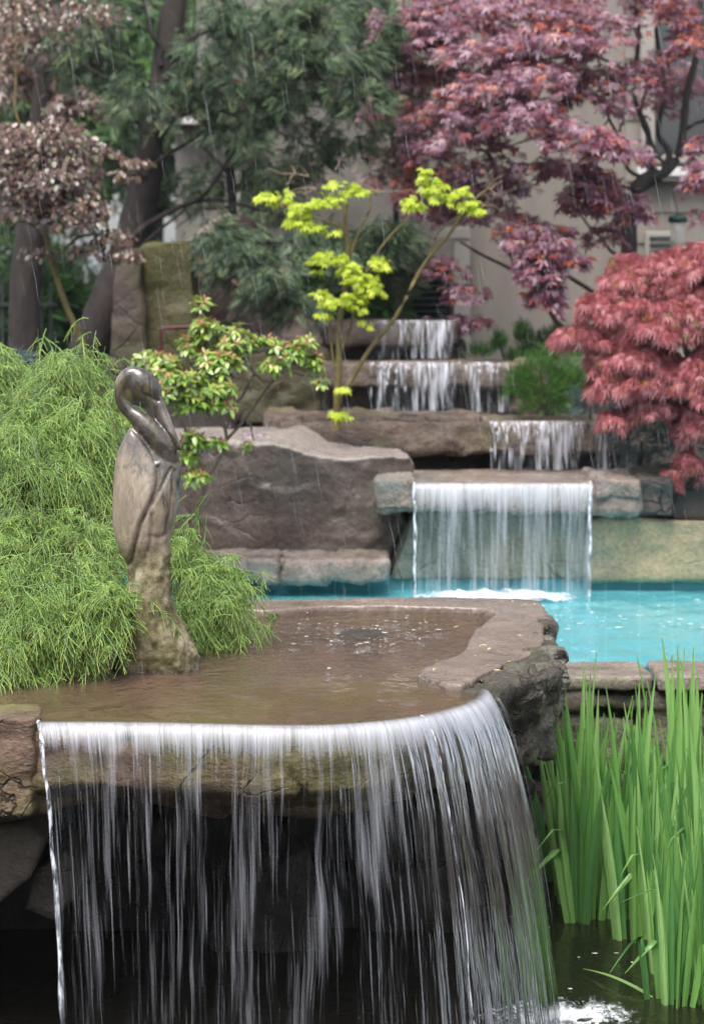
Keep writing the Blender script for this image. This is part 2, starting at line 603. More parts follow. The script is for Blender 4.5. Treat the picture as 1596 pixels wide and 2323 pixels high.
def water_mat(name, tint, scale, strength, rough=.02, stretch=(1, 1, 1), clear=1.0, choppy=None, milky=None, dist=.01):
    """a clear water surface: tinted see-through mixed with a mirror by fresnel, waves from noise"""
    m, nt = newmat(name)
    co = vscale(nt, pos(nt), stretch)
    h = mth(nt, 'ADD', noise(nt, co, scale, 4, .55, .6), mth(nt, 'MULTIPLY', noise(nt, co, scale * 4.5, 3, .6), .22))
    if choppy:
        c, r0, r1, amt = choppy
        dn = nd(nt, 'ShaderNodeVectorMath', {0: pos(nt), 1: c}, operation='DISTANCE')
        near = mrange(nt, dn.outputs['Value'], r0, r1, 1, 0, True)
        rp = noise(nt, vscale(nt, pos(nt), (1, .55, 1)), 26, 3, .6, 1.0)
        rings = mth(nt, 'SINE', mth(nt, 'MULTIPLY', dn.outputs['Value'], 95.0))
        rings = mth(nt, 'MULTIPLY', rings, mrange(nt, dn.outputs['Value'], .05, .55, .30, 0))
        h = mth(nt, 'ADD', h, mth(nt, 'ADD', mth(nt, 'MULTIPLY', mth(nt, 'MULTIPLY', rp, near), amt), mth(nt, 'MULTIPLY', rings, .35)))
    bp = nd(nt, 'ShaderNodeBump', {'Strength': strength, 'Distance': dist, 'Height': h}).outputs[0]
    fr = nd(nt, 'ShaderNodeFresnel', {'IOR': 1.33, 'Normal': bp}).outputs[0]
    tr = nd(nt, 'ShaderNodeBsdfTransparent', {'Color': tint}).outputs[0]
    if milky:
        df = nd(nt, 'ShaderNodeBsdfDiffuse', {'Color': milky[0], 'Normal': bp}).outputs[0]
        tr = nd(nt, 'ShaderNodeMixShader', {0: milky[1], 1: tr, 2: df}).outputs[0]
    gl = nd(nt, 'ShaderNodeBsdfGlossy', {'Color': (1, 1, 1), 'Roughness': rough, 'Normal': bp}).outputs[0]
    out(nt, nd(nt, 'ShaderNodeMixShader', {0: fr, 1: tr, 2: gl}).outputs[0])
    return m


SPOUT = G(828, 1437, 0.0)
M_basinwater = water_mat('shallow basin water', (.80, .72, .60), 9, 1.0, stretch=(1, .5, 1), dist=.016, choppy=(tuple(SPOUT), .1, 1.3, 4.0), milky=((.26, .18, .13), .26))
M_pondwater = water_mat('dark pond water', (.35, .33, .28), 9, .5, stretch=(1, .7, 1), milky=((.03, .026, .016), .35))
M_poolwater = water_mat('turquoise pool water', (.62, .93, .96), 7, .9, stretch=(1, .4, 1), milky=((.22, .76, .84), .45), dist=.014)
M_pooltile = plain('turquoise pool plaster', (.30, .80, .86), (.40, .88, .92), 1.6, .5)


def white_water(name, u1, v1, near, far, vk, blu=(.80, .82, .90), gain=1.0, lipv=.10, rough=.3, fade=0.0):
    """falling water: see-through film with streaks of white aerated water that open up on the way down (flow coordinates)"""
    m, nt = newmat(name)
    uv = nd(nt, 'ShaderNodeUVMap', uv_map='flow').outputs[0]
    sp = nd(nt, 'ShaderNodeSeparateXYZ', {0: uv})
    u, v = sp.outputs[0], sp.outputs[1]
    wob = noise(nt, vscale(nt, uv, (6, 2.2, 1)), 1.0, 2)
    uw = mth(nt, 'ADD', u, mth(nt, 'MULTIPLY', mth(nt, 'SUBTRACT', wob, .5), .034))
    c = nd(nt, 'ShaderNodeCombineXYZ', {0: uw, 1: v, 2: 0.0}).outputs[0]
    s1 = noise(nt, vscale(nt, c, (u1, v1, 1)), 1.0, 3, .6)
    s2 = noise(nt, vscale(nt, c, (u1 * 3.3, v1 * 2.4, 1)), 1.0, 2, .6)
    s3 = noise(nt, vscale(nt, c, (u1 * .22, v1 * .8, 1)), 1.0, 2, .5)
    s = mth(nt, 'ADD', mth(nt, 'MULTIPLY', s1, .55), mth(nt, 'ADD', mth(nt, 'MULTIPLY', s2, .3), mth(nt, 'MULTIPLY', s3, .55)))
    s4 = noise(nt, vscale(nt, c, (u1 * 9, v1 * 3.0, 1)), 1.0, 1)
    s = mth(nt, 'ADD', s, mth(nt, 'MULTIPLY', mth(nt, 'SUBTRACT', s4, .5), .35))
    s = mth(nt, 'MULTIPLY', mth(nt, 'SUBTRACT', s, .70), 3.2 * gain)
    a = mrange(nt, v, lipv, vk, near, far)
    a = mth(nt, 'SUBTRACT', a, mth(nt, 'MULTIPLY', v, fade))
    on = mrange(nt, v, -.012, .03, 0, 1, True)
    cov = mth(nt, 'MULTIPLY', mth(nt, 'ADD', a, s, clamp=True), on, clamp=True)
    bp = nd(nt, 'ShaderNodeBump', {'Strength': .7, 'Distance': .012, 'Height': mth(nt, 'ADD', s1, mth(nt, 'MULTIPLY', s2, .4))}).outputs[0]
    fr = mth(nt, 'MULTIPLY', nd(nt, 'ShaderNodeFresnel', {'IOR': 1.33, 'Normal': bp}).outputs[0], on)
    tr = nd(nt, 'ShaderNodeBsdfTransparent', {'Color': (.96, .97, .97)}).outputs[0]
    gl = nd(nt, 'ShaderNodeBsdfGlossy', {'Color': (.6, .6, .62), 'Roughness': .06, 'Normal': bp}).outputs[0]
    clear = nd(nt, 'ShaderNodeMixShader', {0: fr, 1: tr, 2: gl}).outputs[0]
    p = nd(nt, 'ShaderNodeBsdfPrincipled', {'Base Color': blu, 'Roughness': rough, 'Normal': bp, 'Specular IOR Level': .6}).outputs[0]
    tl = nd(nt, 'ShaderNodeBsdfTranslucent', {'Color': blu, 'Normal': bp}).outputs[0]
    wh = nd(nt, 'ShaderNodeMixShader', {0: .35, 1: p, 2: tl}).outputs[0]
    out(nt, nd(nt, 'ShaderNodeMixShader', {0: cov, 1: clear, 2: wh}).outputs[0])
    return m


M_fall_front = white_water('falling sheet of water', 44, 1.5, .80, .0, .10, lipv=.022, fade=.13, gain=.58)
M_fall_pool = white_water('falling veil of water', 45, 1.3, .66, .10, .15, lipv=.03, gain=.55)
M_fall_back = white_water('broken falling water', 22, 2.2, .22, .10, .2, lipv=.03, gain=1.7)


def strand_mat():
    m, nt = newmat('white water strand')
    tr = nd(nt, 'ShaderNodeBsdfTransparent', {'Color': (1, 1, 1)}).outputs[0]
    p = nd(nt, 'ShaderNodeBsdfPrincipled', {'Base Color': (.82, .84, .92), 'Roughness': .2, 'Specular IOR Level': .8}).outputs[0]
    a = nd(nt, 'ShaderNodeAttribute', attribute_name='rnd').outputs['Fac']
    out(nt, nd(nt, 'ShaderNodeMixShader', {0: a, 1: tr, 2: p}).outputs[0])
    return m


M_strand = strand_mat()


def foam_mat(name, scale, thr):
    m, nt = newmat(name)
    n = noise(nt, vscale(nt, pos(nt), (1, .55, 1)), scale, 6, .7, .8)
    e = nd(nt, 'ShaderNodeAttribute', attribute_name='rnd').outputs['Fac']
    n = mth(nt, 'ADD', mth(nt, 'MULTIPLY', n, .6), mth(nt, 'MULTIPLY', noise(nt, pos(nt), scale * 4.5, 3, .7, .5), .4))
    a = mrange(nt, mth(nt, 'ADD', n, mth(nt, 'SUBTRACT', e, .5)), thr, thr + .26, 0, 1, True)
    tr = nd(nt, 'ShaderNodeBsdfTransparent', {'Color': (1, 1, 1)}).outputs[0]
    bp = nd(nt, 'ShaderNodeBump', {'Strength': .6, 'Distance': .02, 'Height': n}).outputs[0]
    p = nd(nt, 'ShaderNodeBsdfPrincipled', {'Base Color': (.82, .86, .88), 'Roughness': .35, 'Normal': bp}).outputs[0]
    out(nt, nd(nt, 'ShaderNodeMixShader', {0: a, 1: tr, 2: p}).outputs[0])
    return m


# ------------------------------------------------------------------ ground, pond, pool
ZP, ZPOOL = -0.92, -0.27


def smooth(a, b, x):
    t = np.clip((x - a) / (b - a), 0, 1)
    return t * t * (3 - 2 * t)


_g = np.linspace(-1, 1, 260)
_gx = np.sign(_g) * (np.abs(_g) * 5 + np.abs(_g) ** 7 * 900)
_gy = _gx + 9.0
GX, GY = np.meshgrid(_gx, _gy, indexing='xy')
GZ = np.full(GX.shape, -1.35)
rear = smooth(10.75, 11.1, GY)
GZ = GZ + rear * (1.35 + .08 + .5 * smooth(11.2, 13.2, GY) - .15 * smooth(-.5, 2, GX) * (1 - smooth(12, 13.5, GY)))
leftb = (1 - smooth(-1.35, -1.0, GX)) * smooth(6.6, 7.3, GY)
GZ = np.maximum(GZ, -1.35 + leftb * (1.35 - .06 + .35 * smooth(7.8, 9.5, GY)))
far = smooth(20, 60, np.hypot(GX, GY - 9))
GZ = GZ * (1 - far) + far * .5
GZ = GZ + .03 * fbm(np.stack([GX * 2, GY * 2, GX * 0], -1), 3, 5) * (1 - far)
_n = len(_g)
_i = np.arange(_n * _n).reshape(_n, _n)
ground = npmesh('ground', np.stack([GX, GY, GZ], -1), np.stack([_i[:-1, :-1], _i[:-1, 1:], _i[1:, 1:], _i[1:, :-1]], -1).reshape(-1, 4), M_soil, smooth=True)
tag(ground, 'dark wet planting soil', kind='structure')


def sheet(name, x0, x1, y0, y1, z, nx, ny, mat, amp=0, sc=.3):
    X, Y = np.meshgrid(np.linspace(x0, x1, nx), np.linspace(y0, y1, ny))
    Z = z + amp * fbm(np.stack([X / sc, Y / sc, X * 0], -1), 2, 3)
    i = np.arange(nx * ny).reshape(ny, nx)
    return npmesh(name, np.stack([X, Y, Z], -1), np.stack([i[:-1, :-1], i[:-1, 1:], i[1:, 1:], i[1:, :-1]], -1).reshape(-1, 4), mat, smooth=True)


tag(sheet('pond_water', -3.5, 4.5, 3.0, 8.4, ZP, 120, 90, M_pondwater, .006, .25), 'dark shallow pond water', kind='structure')
tag(sheet('pond_bed', -3.5, 4.5, 3.0, 8.4, -1.12, 60, 40, rock_mat('brown pond bed', [(.02, .017, .01), (.05, .042, .024), (.09, .075, .035)], patch=(.07, .06, .02), scale=6, bump=.8), .04, .3), 'brown pond bed', kind='structure')
tag(sheet('pool_water', -2.2, 5.0, 8.5, 10.70, ZPOOL, 160, 60, M_poolwater, .004, .12), 'turquoise pool water', kind='structure')
b = MB()
b.box(-2.3, 5.1, 8.36, 10.9, -1.25, -1.2)
b.box(-2.3, 5.1, 8.38, 8.48, -1.2, ZPOOL - .02)
b.box(-2.3, -2.2, 8.48, 10.72, -1.2, ZPOOL - .02)
b.box(5.0, 5.1, 8.48, 10.72, -1.2, ZPOOL - .02)
tag(b.build('pool_basin', M_pooltile), 'turquoise pool shell', kind='structure')


def tile_mat():
    m, nt = newmat('teal waterline tiles')
    co = pos(nt)
    sp = nd(nt, 'ShaderNodeSeparateXYZ', {0: co})
    fx = mth(nt, 'FRACT', mth(nt, 'MULTIPLY', sp.outputs[0], 1 / .155))
    line = mth(nt, 'LESS_THAN', mth(nt, 'ABSOLUTE', mth(nt, 'SUBTRACT', fx, .5)), .022)
    tile = mth(nt, 'FLOOR', mth(nt, 'MULTIPLY', sp.outputs[0], 1 / .155))
    wn_ = nd(nt, 'ShaderNodeTexWhiteNoise', {'W': tile}, noise_dimensions='1D').outputs[0]
    c = mixc(nt, wn_, (.055, .19, .23), (.085, .26, .30))
    c = mixc(nt, mrange(nt, noise(nt, co, 12, 4), .4, .65, 0, .5), c, (.13, .32, .34))
    c = mixc(nt, line, c, (.28, .42, .42))
    out(nt, nd(nt, 'ShaderNodeBsdfPrincipled', {'Base Color': c, 'Roughness': .2}).outputs[0])
    return m


b = MB()
b.box(-2.2, 5.0, 10.60, 10.75, -1.2, -.2)
tag(b.build('waterline_wall', tile_mat()), 'teal tiled waterline band along the far side of the turquoise pool', 'tiled wall')

# ------------------------------------------------------------------ the wide stone basin in front
basin = thing('stone_basin', 'wide shallow brown stone basin with the crane statue standing in its water', 'stone basin', (-.2, 7.2, -.24), 'tiers of the garden cascade')
LIP = [G(84, 1641, 0), G(200, 1641, 0), G(330, 1642, 0), G(470, 1645, 0), G(600, 1648, 0), G(720, 1648, 0), G(800, 1644, 0), G(880, 1637, 0), G(950, 1627, 0), G(1010, 1614, 0), G(1055, 1600, 0), G(1080, 1588, 0), G(1092, 1577, 0), G(1094, 1566, 0)]
lipc = spl(LIP, 60)
_out = [(p[0], p[1] + .012) for p in lipc[::2]]
slab_out = _out + [(.36, 6.6), (.45, 6.9), (.58, 7.3), (.60, 8.05), (.1, 8.2), (-.9, 8.2), (-1.5, 7.8), (-1.5, 6.3), (-.86, 6.05)]
_in = [(p[0] * .9, p[1] + (.14 if i < len(_out) else 0)) for i, p in enumerate(slab_out)]
rock('slab', [prism(_in, -.26, -.16, 'z', slab_out), prism(slab_out, -.17, -.022)], M_ledge, basin, voxel=.017, smooth=2, amp=.02, scale=.22, seed=3, facet=.12, nf=90, strata=.010, topflat=.85)
rock('bed', [prism([(p[0] * .99, p[1] + .03) for p in slab_out], -.06, -.014)], M_basin, basin, voxel=.02, smooth=2, amp=.008, scale=.35, seed=8)
rim_px = [(946, 1531), (960, 1514), (1003, 1499), (1040, 1486), (1058, 1468), (1064, 1446), (1086, 1422), (1118, 1399), (1132, 1389), (1085, 1379), (900, 1373), (740, 1374), (610, 1384), (560, 1383), (400, 1380), (400, 1357), (590, 1360), (750, 1358), (900, 1355), (1080, 1355), (1180, 1357), (1222, 1363), (1238, 1384), (1234, 1425), (1236, 1452), (1226, 1468), (1200, 1484), (1160, 1497), (1080, 1533), (1045, 1553), (1005, 1549), (965, 1541)]
rim_xy = [tuple(G(x, y, .02)[:2]) for x, y in rim_px]
rock('rim', [prism(rim_xy, -.05, .02)], M_rim, basin, voxel=.009, smooth=2, amp=.0025, scale=.12, seed=5, facet=.03, nf=40, topflat=.8)
lump_px = [(1042, 1552), (1075, 1540), (1160, 1494), (1205, 1476), (1225, 1440), (1232, 1400), (1240, 1385), (1252, 1440), (1271, 1478), (1262, 1515), (1210, 1530), (1130, 1548), (1075, 1560)]
lump_xy = [tuple(G(x, y, .02)[:2]) for x, y in lump_px]
_c = np.mean(lump_xy, 0)
lump_lo = [tuple((np.array(p) - _c) * np.array([.78, .85]) + _c + np.array([.0, .06])) for p in lump_xy]
rock('broken_edge', [prism(lump_lo, -.25, -.03, 'z', lump_xy), prism(lump_xy, -.035, .008)], M_lump, basin, voxel=.010, smooth=1, amp=.016, scale=.09, seed=21, facet=.30, nf=90, topflat=.35)
# the water standing in the basin
_wo = [(p[0] * .999, p[1] + .012) for p in lipc[:-6:2]] + [(.42, 6.75), (.52, 7.2), (.52, 8.0), (.0, 8.08), (-.9, 8.1), (-1.45, 7.7), (-1.45, 6.35), (-.86, 6.07)]
_bm = bmesh.new()
_vs = [_bm.verts.new((x, y, 0)) for x, y in _wo]
_bm.faces.new(_vs)
bmesh.ops.triangulate(_bm, faces=_bm.faces)
_me = bpy.data.meshes.new('basin_water')
_bm.to_mesh(_me)
_bm.free()
tag(link('basin_water', _me, M_basinwater), 'shallow rippled water in the stone basin', kind='structure')
V, F = [], []
_p, _q = sweep(spl([SPOUT + (-.1, .0, -.03), SPOUT + (-.05, 0, -.018), SPOUT + (.02, .0, -.016), SPOUT + (.1, 0, -.03)], 14), [.012 + .016 * math.sin(math.pi * i / 13) for i in range(14)], [.02 + .05 * math.sin(math.pi * i / 13) for i in range(14)], 16)
rock('bubbler_stone', [(_p, _q)], M_dark, None, voxel=.006, smooth=2, amp=.006, scale=.04, seed=4, label='low dark stone just breaking the rippled water in the basin', cat='stone')
# left of the spill: a block flush with the water, and its own pile below
rock('edge_block', [prism([(-1.6, 5.99), (-.83, 5.985), (-.815, 6.05), (-.83, 6.18), (-1.6, 6.22)], -.24, .012)], M_ledge, None, voxel=.012, smooth=2, amp=.012, scale=.15, seed=31, strata=.008, topflat=.8,
     label='dark brown block of stone left of the front waterfall lip', cat='stone block')
rock('rubble_stone', [prism([(W(-160, 1870, 6.25)[0], W(-160, 1870, 6.25)[2]), (W(60, 1858, 6.25)[0], W(60, 1858, 6.25)[2]), (W(95, 1905, 6.25)[0], W(95, 1905, 6.25)[2]), (W(70, 1990, 6.25)[0], W(70, 1990, 6.25)[2]), (W(0, 2050, 6.25)[0], W(0, 2050, 6.25)[2]), (W(-160, 2080, 6.25)[0], W(-160, 2080, 6.25)[2])], 6.22, 6.7, 'y')], M_wallst, None, voxel=.014, smooth=3, amp=.012, scale=.2, seed=33,
     label='grey brown boulder in the shade under the left edge block', cat='boulder')
rock('rubble_stone', [prism([(W(70, 1985, 6.3)[0], W(0, 1985, 6.3)[2]), (W(150, 1970, 6.3)[0], W(0, 1930, 6.3)[2]), (W(170, 2040, 6.3)[0], W(0, 2040, 6.3)[2]), (W(120, 2110, 6.3)[0], W(0, 2100, 6.3)[2]), (W(50, 2070, 6.3)[0], W(0, 2070, 6.3)[2])], 6.32, 6.7, 'y')], M_dark, None, voxel=.014, smooth=3, amp=.012, scale=.2, seed=34,
     label='small dark stone behind the left edge of the front waterfall', cat='boulder')


# ------------------------------------------------------------------ dry laid walls
def stone_wall(name, x0, x1, y, z0, z1, course, mat, parent, seed, depth=.25, wid=(.16, .42), gap=.012):
    r = np.random.default_rng(seed)
    pcs = []
    z = z0
    while z < z1 - .03:
        h = min(course * r.uniform(.7, 1.4), z1 - z)
        if z1 - z - h < .05:
            h = z1 - z
        x = x0 - r.uniform(0, .2)
        while x < x1:
            wd = r.uniform(*wid)
            j = lambda: r.uniform(-.014, .014)
            yy = y + r.uniform(-.02, .03)
            o = [(x + gap + j(), z + gap + j()), (x + wd - gap + j(), z + gap + j()), (x + wd - gap + j(), z + h * .5), (x + wd - gap + j() - .01, z + h - gap + j()), (x + wd * .5, z + h - gap + j()), (x + gap + j(), z + h - gap + j())]
            pcs.append(prism(o, yy, yy + depth, 'y'))
            x += wd
        z += h
    V, N, F = solid(pcs, .013, 1)
    V = roughen(V, N, .012, .11, seed, .12, 200)
    mm = npmesh(name, V, F, mat, parent, smooth=True)
    return mm


wall = thing('retaining_wall', 'low stone retaining wall with flat coping behind the irises', 'retaining wall', (1.2, 8.3, -1.0))
stone_wall('stonework', .3, 5.2, 8.22, -1.1, -.305, .2, M_wallst, wall, 41, .2, (.22, .5))
b = MB()
b.box(.1, 5.3, 8.34, 8.375, -1.1, -.30)
b.build('backing', M_dark, wall)
cop = [(.52, 1.065, 51), (1.08, 1.62, 52), (1.635, 2.3, 53), (2.31, 3.1, 54), (3.11, 4.0, 55), (4.01, 5.2, 56)]
for x0, x1, sd in cop:
    rock('coping', [prism([(x0, 8.17), (x1, 8.175), (x1 - .01, 8.5), (x0 + .01, 8.5)], -.303, -.25)], M_coping, wall, voxel=.012, smooth=2, amp=.008, scale=.08, seed=sd, facet=.06, nf=30, topflat=.7)
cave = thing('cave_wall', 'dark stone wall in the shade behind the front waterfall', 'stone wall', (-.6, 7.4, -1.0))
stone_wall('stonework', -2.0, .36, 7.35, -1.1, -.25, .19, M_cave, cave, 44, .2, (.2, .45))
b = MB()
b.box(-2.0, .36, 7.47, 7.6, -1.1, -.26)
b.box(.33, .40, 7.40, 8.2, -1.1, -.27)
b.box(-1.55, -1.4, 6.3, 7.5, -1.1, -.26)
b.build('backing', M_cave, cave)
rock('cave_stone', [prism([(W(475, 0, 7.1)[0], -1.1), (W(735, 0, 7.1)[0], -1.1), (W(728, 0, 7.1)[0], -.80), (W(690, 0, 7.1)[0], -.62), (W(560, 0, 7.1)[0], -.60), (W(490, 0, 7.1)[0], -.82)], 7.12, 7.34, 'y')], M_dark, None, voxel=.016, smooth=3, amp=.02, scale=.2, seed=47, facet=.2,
     label='pale brown block standing in the dark behind the falling water', cat='boulder')

# ------------------------------------------------------------------ far side of the pool: boulder, copings, tiers
def Pz(D, *pts):
    return [(W(x, y, D)[0], W(x, y, D)[2]) for x, y in pts]


fr_ = [(618, 1004, 10.74), (690, 1024, 10.73), (760, 1038, 10.73), (930, 1036, 10.76), (943, 1055, 10.78), (936, 1079, 10.78), (888, 1094, 10.76), (925, 1188, 10.74), (895, 1236, 10.74), (882, 1276, 10.74), (632, 1280, 10.72)]
bk_ = [(560, 972, 11.2), (690, 964, 11.25), (748, 1003, 11.2), (905, 1021, 11.15), (918, 1045, 11.2), (912, 1070, 11.2), (880, 1092, 11.2), (915, 1186, 11.2), (892, 1235, 11.2), (882, 1275, 11.2), (632, 1280, 11.2)]
fl_ = [(384, 990, 10.95), (520, 1000, 10.82), (622, 1003, 10.745), (636, 1281, 10.725), (384, 1281, 10.95)]
bl_ = [(384, 968, 11.3), (520, 970, 11.3), (640, 966, 11.25), (640, 1280, 11.25), (384, 1280, 11.3)]
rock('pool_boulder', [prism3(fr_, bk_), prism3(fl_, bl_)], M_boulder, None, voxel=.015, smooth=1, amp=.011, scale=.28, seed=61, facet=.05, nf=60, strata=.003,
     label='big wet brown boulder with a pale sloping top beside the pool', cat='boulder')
for i, (a, bb, sd, lb) in enumerate(((-.80, -.33, 63, 'rough coping stone at pool edge, partly behind the small cypress'), (-.32, .165, 64, 'rough cracked coping stone at the foot of the big boulder'))):
    rock('pool_edge_stone', [prism([(a, 10.36), (bb, 10.34), (bb - .005, 10.74), (a, 10.74)], -.195, -.10)], M_coping, None, voxel=.013, smooth=2, amp=.018, scale=.12, seed=sd, facet=.2, nf=40, topflat=.4,
         label=lb, cat='coping stone', group='coping stones along the far pool edge')
rock('pool_wall_stone', [prism(Pz(10.6, (945, 1150), (1360, 1150), (1350, 1314), (885, 1314), (890, 1285), (915, 1225)), 10.58, 10.95, 'y')], M_green, None, voxel=.018, smooth=2, amp=.016, scale=.3, seed=65, facet=.05, nf=30,
     label='long green grey stone behind the veil of water over the pool', cat='boulder')
rock('pool_wall_stone', [prism(Pz(10.58, (1330, 1185), (1360, 1168), (1480, 1172), (1700, 1178), (1960, 1180), (1960, 1316), (1330, 1316)), 10.54, 10.95, 'y')], M_yellow, None, voxel=.018, smooth=2, amp=.016, scale=.3, seed=66, facet=.05, nf=30,
     label='big ochre stone at the right of the pool waterfall', cat='boulder')
GT = 'tiers of the garden cascade'
t4 = thing('cascade_ledge', 'pale lowest rear ledge with a veil of water dropping into the pool', 'stone ledge', (.7, 10.8, .1), GT)
rock('slab', [prism([(.12, 10.47), (1.30, 10.47), (1.32, 11.35), (.10, 11.35)], .098, .226)], M_pale, t4, voxel=.015, smooth=2, amp=.016, scale=.16, seed=71, facet=.12, nf=60, topflat=.7)
rock('end_block', [prism([(.11, 10.44), (.285, 10.44), (.28, 10.9), (.11, 10.9)], .12, .252)], M_pale, t4, voxel=.012, smooth=2, amp=.012, scale=.1, seed=72, facet=.12, nf=20)
rock('end_block', [prism([(1.095, 10.44), (1.31, 10.43), (1.32, 11.0), (1.10, 11.0)], .165, .258)], M_pale, t4, voxel=.012, smooth=2, amp=.012, scale=.1, seed=73, facet=.12, nf=20)
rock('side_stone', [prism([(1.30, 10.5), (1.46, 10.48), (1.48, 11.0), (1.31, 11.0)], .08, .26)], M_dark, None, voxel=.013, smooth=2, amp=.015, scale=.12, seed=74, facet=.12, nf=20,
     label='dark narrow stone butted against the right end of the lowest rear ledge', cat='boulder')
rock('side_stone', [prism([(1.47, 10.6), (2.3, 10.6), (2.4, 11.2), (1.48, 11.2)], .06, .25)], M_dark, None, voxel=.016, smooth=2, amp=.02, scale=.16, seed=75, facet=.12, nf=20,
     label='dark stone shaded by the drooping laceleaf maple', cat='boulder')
t3 = thing('cascade_ledge', 'long lichen covered second ledge, water spilling over its right half', 'stone ledge', (.5, 11.5, .3), GT)
rock('slab', [prism([(-.41, 11.3), (.64, 11.24), (1.36, 11.24), (1.38, 11.95), (-.42, 11.95)], .31, .462)], M_tier, t3, voxel=.016, smooth=2, amp=.018, scale=.16, seed=76, facet=.12, nf=60, topflat=.6)
rock('raised_end', [prism([(-.42, 11.32), (.62, 11.27), (.63, 11.8), (-.42, 11.85)], .40, .49)], M_tier, t3, voxel=.014, smooth=2, amp=.014, scale=.14, seed=77, facet=.12, nf=40)
t2 = thing('cascade_ledge', 'brown third ledge with broken white water above the lichen ledge', 'stone ledge', (.3, 12.1, .6), GT)
rock('slab', [prism([(-.16, 11.92), (.87, 11.9), (.88, 12.55), (-.17, 12.55)], .60, .725)], M_tier, t2, voxel=.016, smooth=2, amp=.016, scale=.16, seed=78, facet=.12, nf=50, topflat=.6)
t1 = thing('cascade_ledge', 'dark topmost ledge of the cascade below the louvred shutter', 'stone ledge', (.2, 12.7, .8), GT)
rock('slab', [prism([(-.15, 12.52), (.58, 12.5), (.6, 13.0), (-.15, 13.0)], .80, .932)], M_brownst, t1, voxel=.016, smooth=2, amp=.016, scale=.16, seed=79, facet=.12, nf=40, topflat=.6)
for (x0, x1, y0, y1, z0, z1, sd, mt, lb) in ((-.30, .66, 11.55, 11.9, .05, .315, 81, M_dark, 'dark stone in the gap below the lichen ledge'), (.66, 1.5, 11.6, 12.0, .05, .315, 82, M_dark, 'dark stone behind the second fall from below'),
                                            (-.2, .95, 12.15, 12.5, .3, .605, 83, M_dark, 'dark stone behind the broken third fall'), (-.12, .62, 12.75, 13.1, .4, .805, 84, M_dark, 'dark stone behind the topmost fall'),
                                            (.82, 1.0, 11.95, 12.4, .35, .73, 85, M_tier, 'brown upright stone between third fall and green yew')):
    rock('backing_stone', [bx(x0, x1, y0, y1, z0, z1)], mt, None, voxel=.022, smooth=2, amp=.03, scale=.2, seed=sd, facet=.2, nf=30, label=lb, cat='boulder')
# standing stones on the left behind the pool
rock('standing_stone', [prism(Pz(12.6, (320, 556), (345, 548), (420, 545), (440, 560), (455, 850), (318, 850)), 12.6, 12.95, 'y')], M_mossy, None, voxel=.024, smooth=2, amp=.02, scale=.3, seed=91, facet=.08, nf=20,
     label='tall flat topped olive mossy standing stone', cat='standing stone', group='standing stones behind the pool')
rock('standing_stone', [prism(Pz(12.5, (262, 600), (300, 560), (322, 566), (328, 850), (255, 850)), 12.5, 12.8, 'y')], M_brownst, None, voxel=.024, smooth=2, amp=.02, scale=.3, seed=92, facet=.08, nf=20,
     label='narrow red brown standing stone beside the leaning conifer trunk', cat='standing stone', group='standing stones behind the pool')
rock('standing_stone', [prism(Pz(12.9, (445, 560), (500, 510), (540, 492), (580, 505), (640, 640), (735, 700), (745, 960), (440, 960)), 12.9, 13.3, 'y')], M_brownst, None, voxel=.026, smooth=2, amp=.035, scale=.35, seed=93, facet=.15, nf=30,
     label='broad peaked brown standing stone left of the cascade', cat='standing stone', group='standing stones behind the pool')
rock('standing_stone', [prism(Pz(12.2, (515, 840), (560, 800), (640, 790), (735, 800), (745, 965), (515, 965)), 12.2, 12.5, 'y')], M_brownst, None, voxel=.022, smooth=2, amp=.025, scale=.25, seed=94, facet=.15, nf=30,
     label='low brown stone at the foot of the broad peaked stone', cat='standing stone', group='standing stones behind the pool')
rock('leaning_slab', [prism(Pz(12.65, (512, 725), (548, 655), (575, 640), (568, 665), (535, 722), (520, 735)), 12.6, 12.72, 'y')], M_coping, None, voxel=.012, smooth=1, amp=.006, scale=.1, seed=95,
     label='thin pale grey slab leaning against the broad peaked stone', cat='stone slab')
rock('leaning_slab', [prism(Pz(12.85, (440, 535), (470, 505), (520, 484), (528, 492), (495, 512), (455, 548)), 12.82, 13.0, 'y')], M_coping, None, voxel=.012, smooth=1, amp=.008, scale=.1, seed=96,
     label='pale wet slab on the peak of the broad standing stone', cat='stone slab')

# ------------------------------------------------------------------ house behind
def siding_mat(name, c, lap):
    m, nt = newmat(name)
    co = pos(nt)
    sp = nd(nt, 'ShaderNodeSeparateXYZ', {0: co})
    st = noise(nt, vscale(nt, co, (5, 5, .6)), 1.5, 5, .6)
    cc = mixc(nt, mrange(nt, st, .35, .7), c, tuple(x * .78 for x in c))
    out(nt, nd(nt, 'ShaderNodeBsdfPrincipled', {'Base Color': cc, 'Roughness': .65}).outputs[0])
    return m


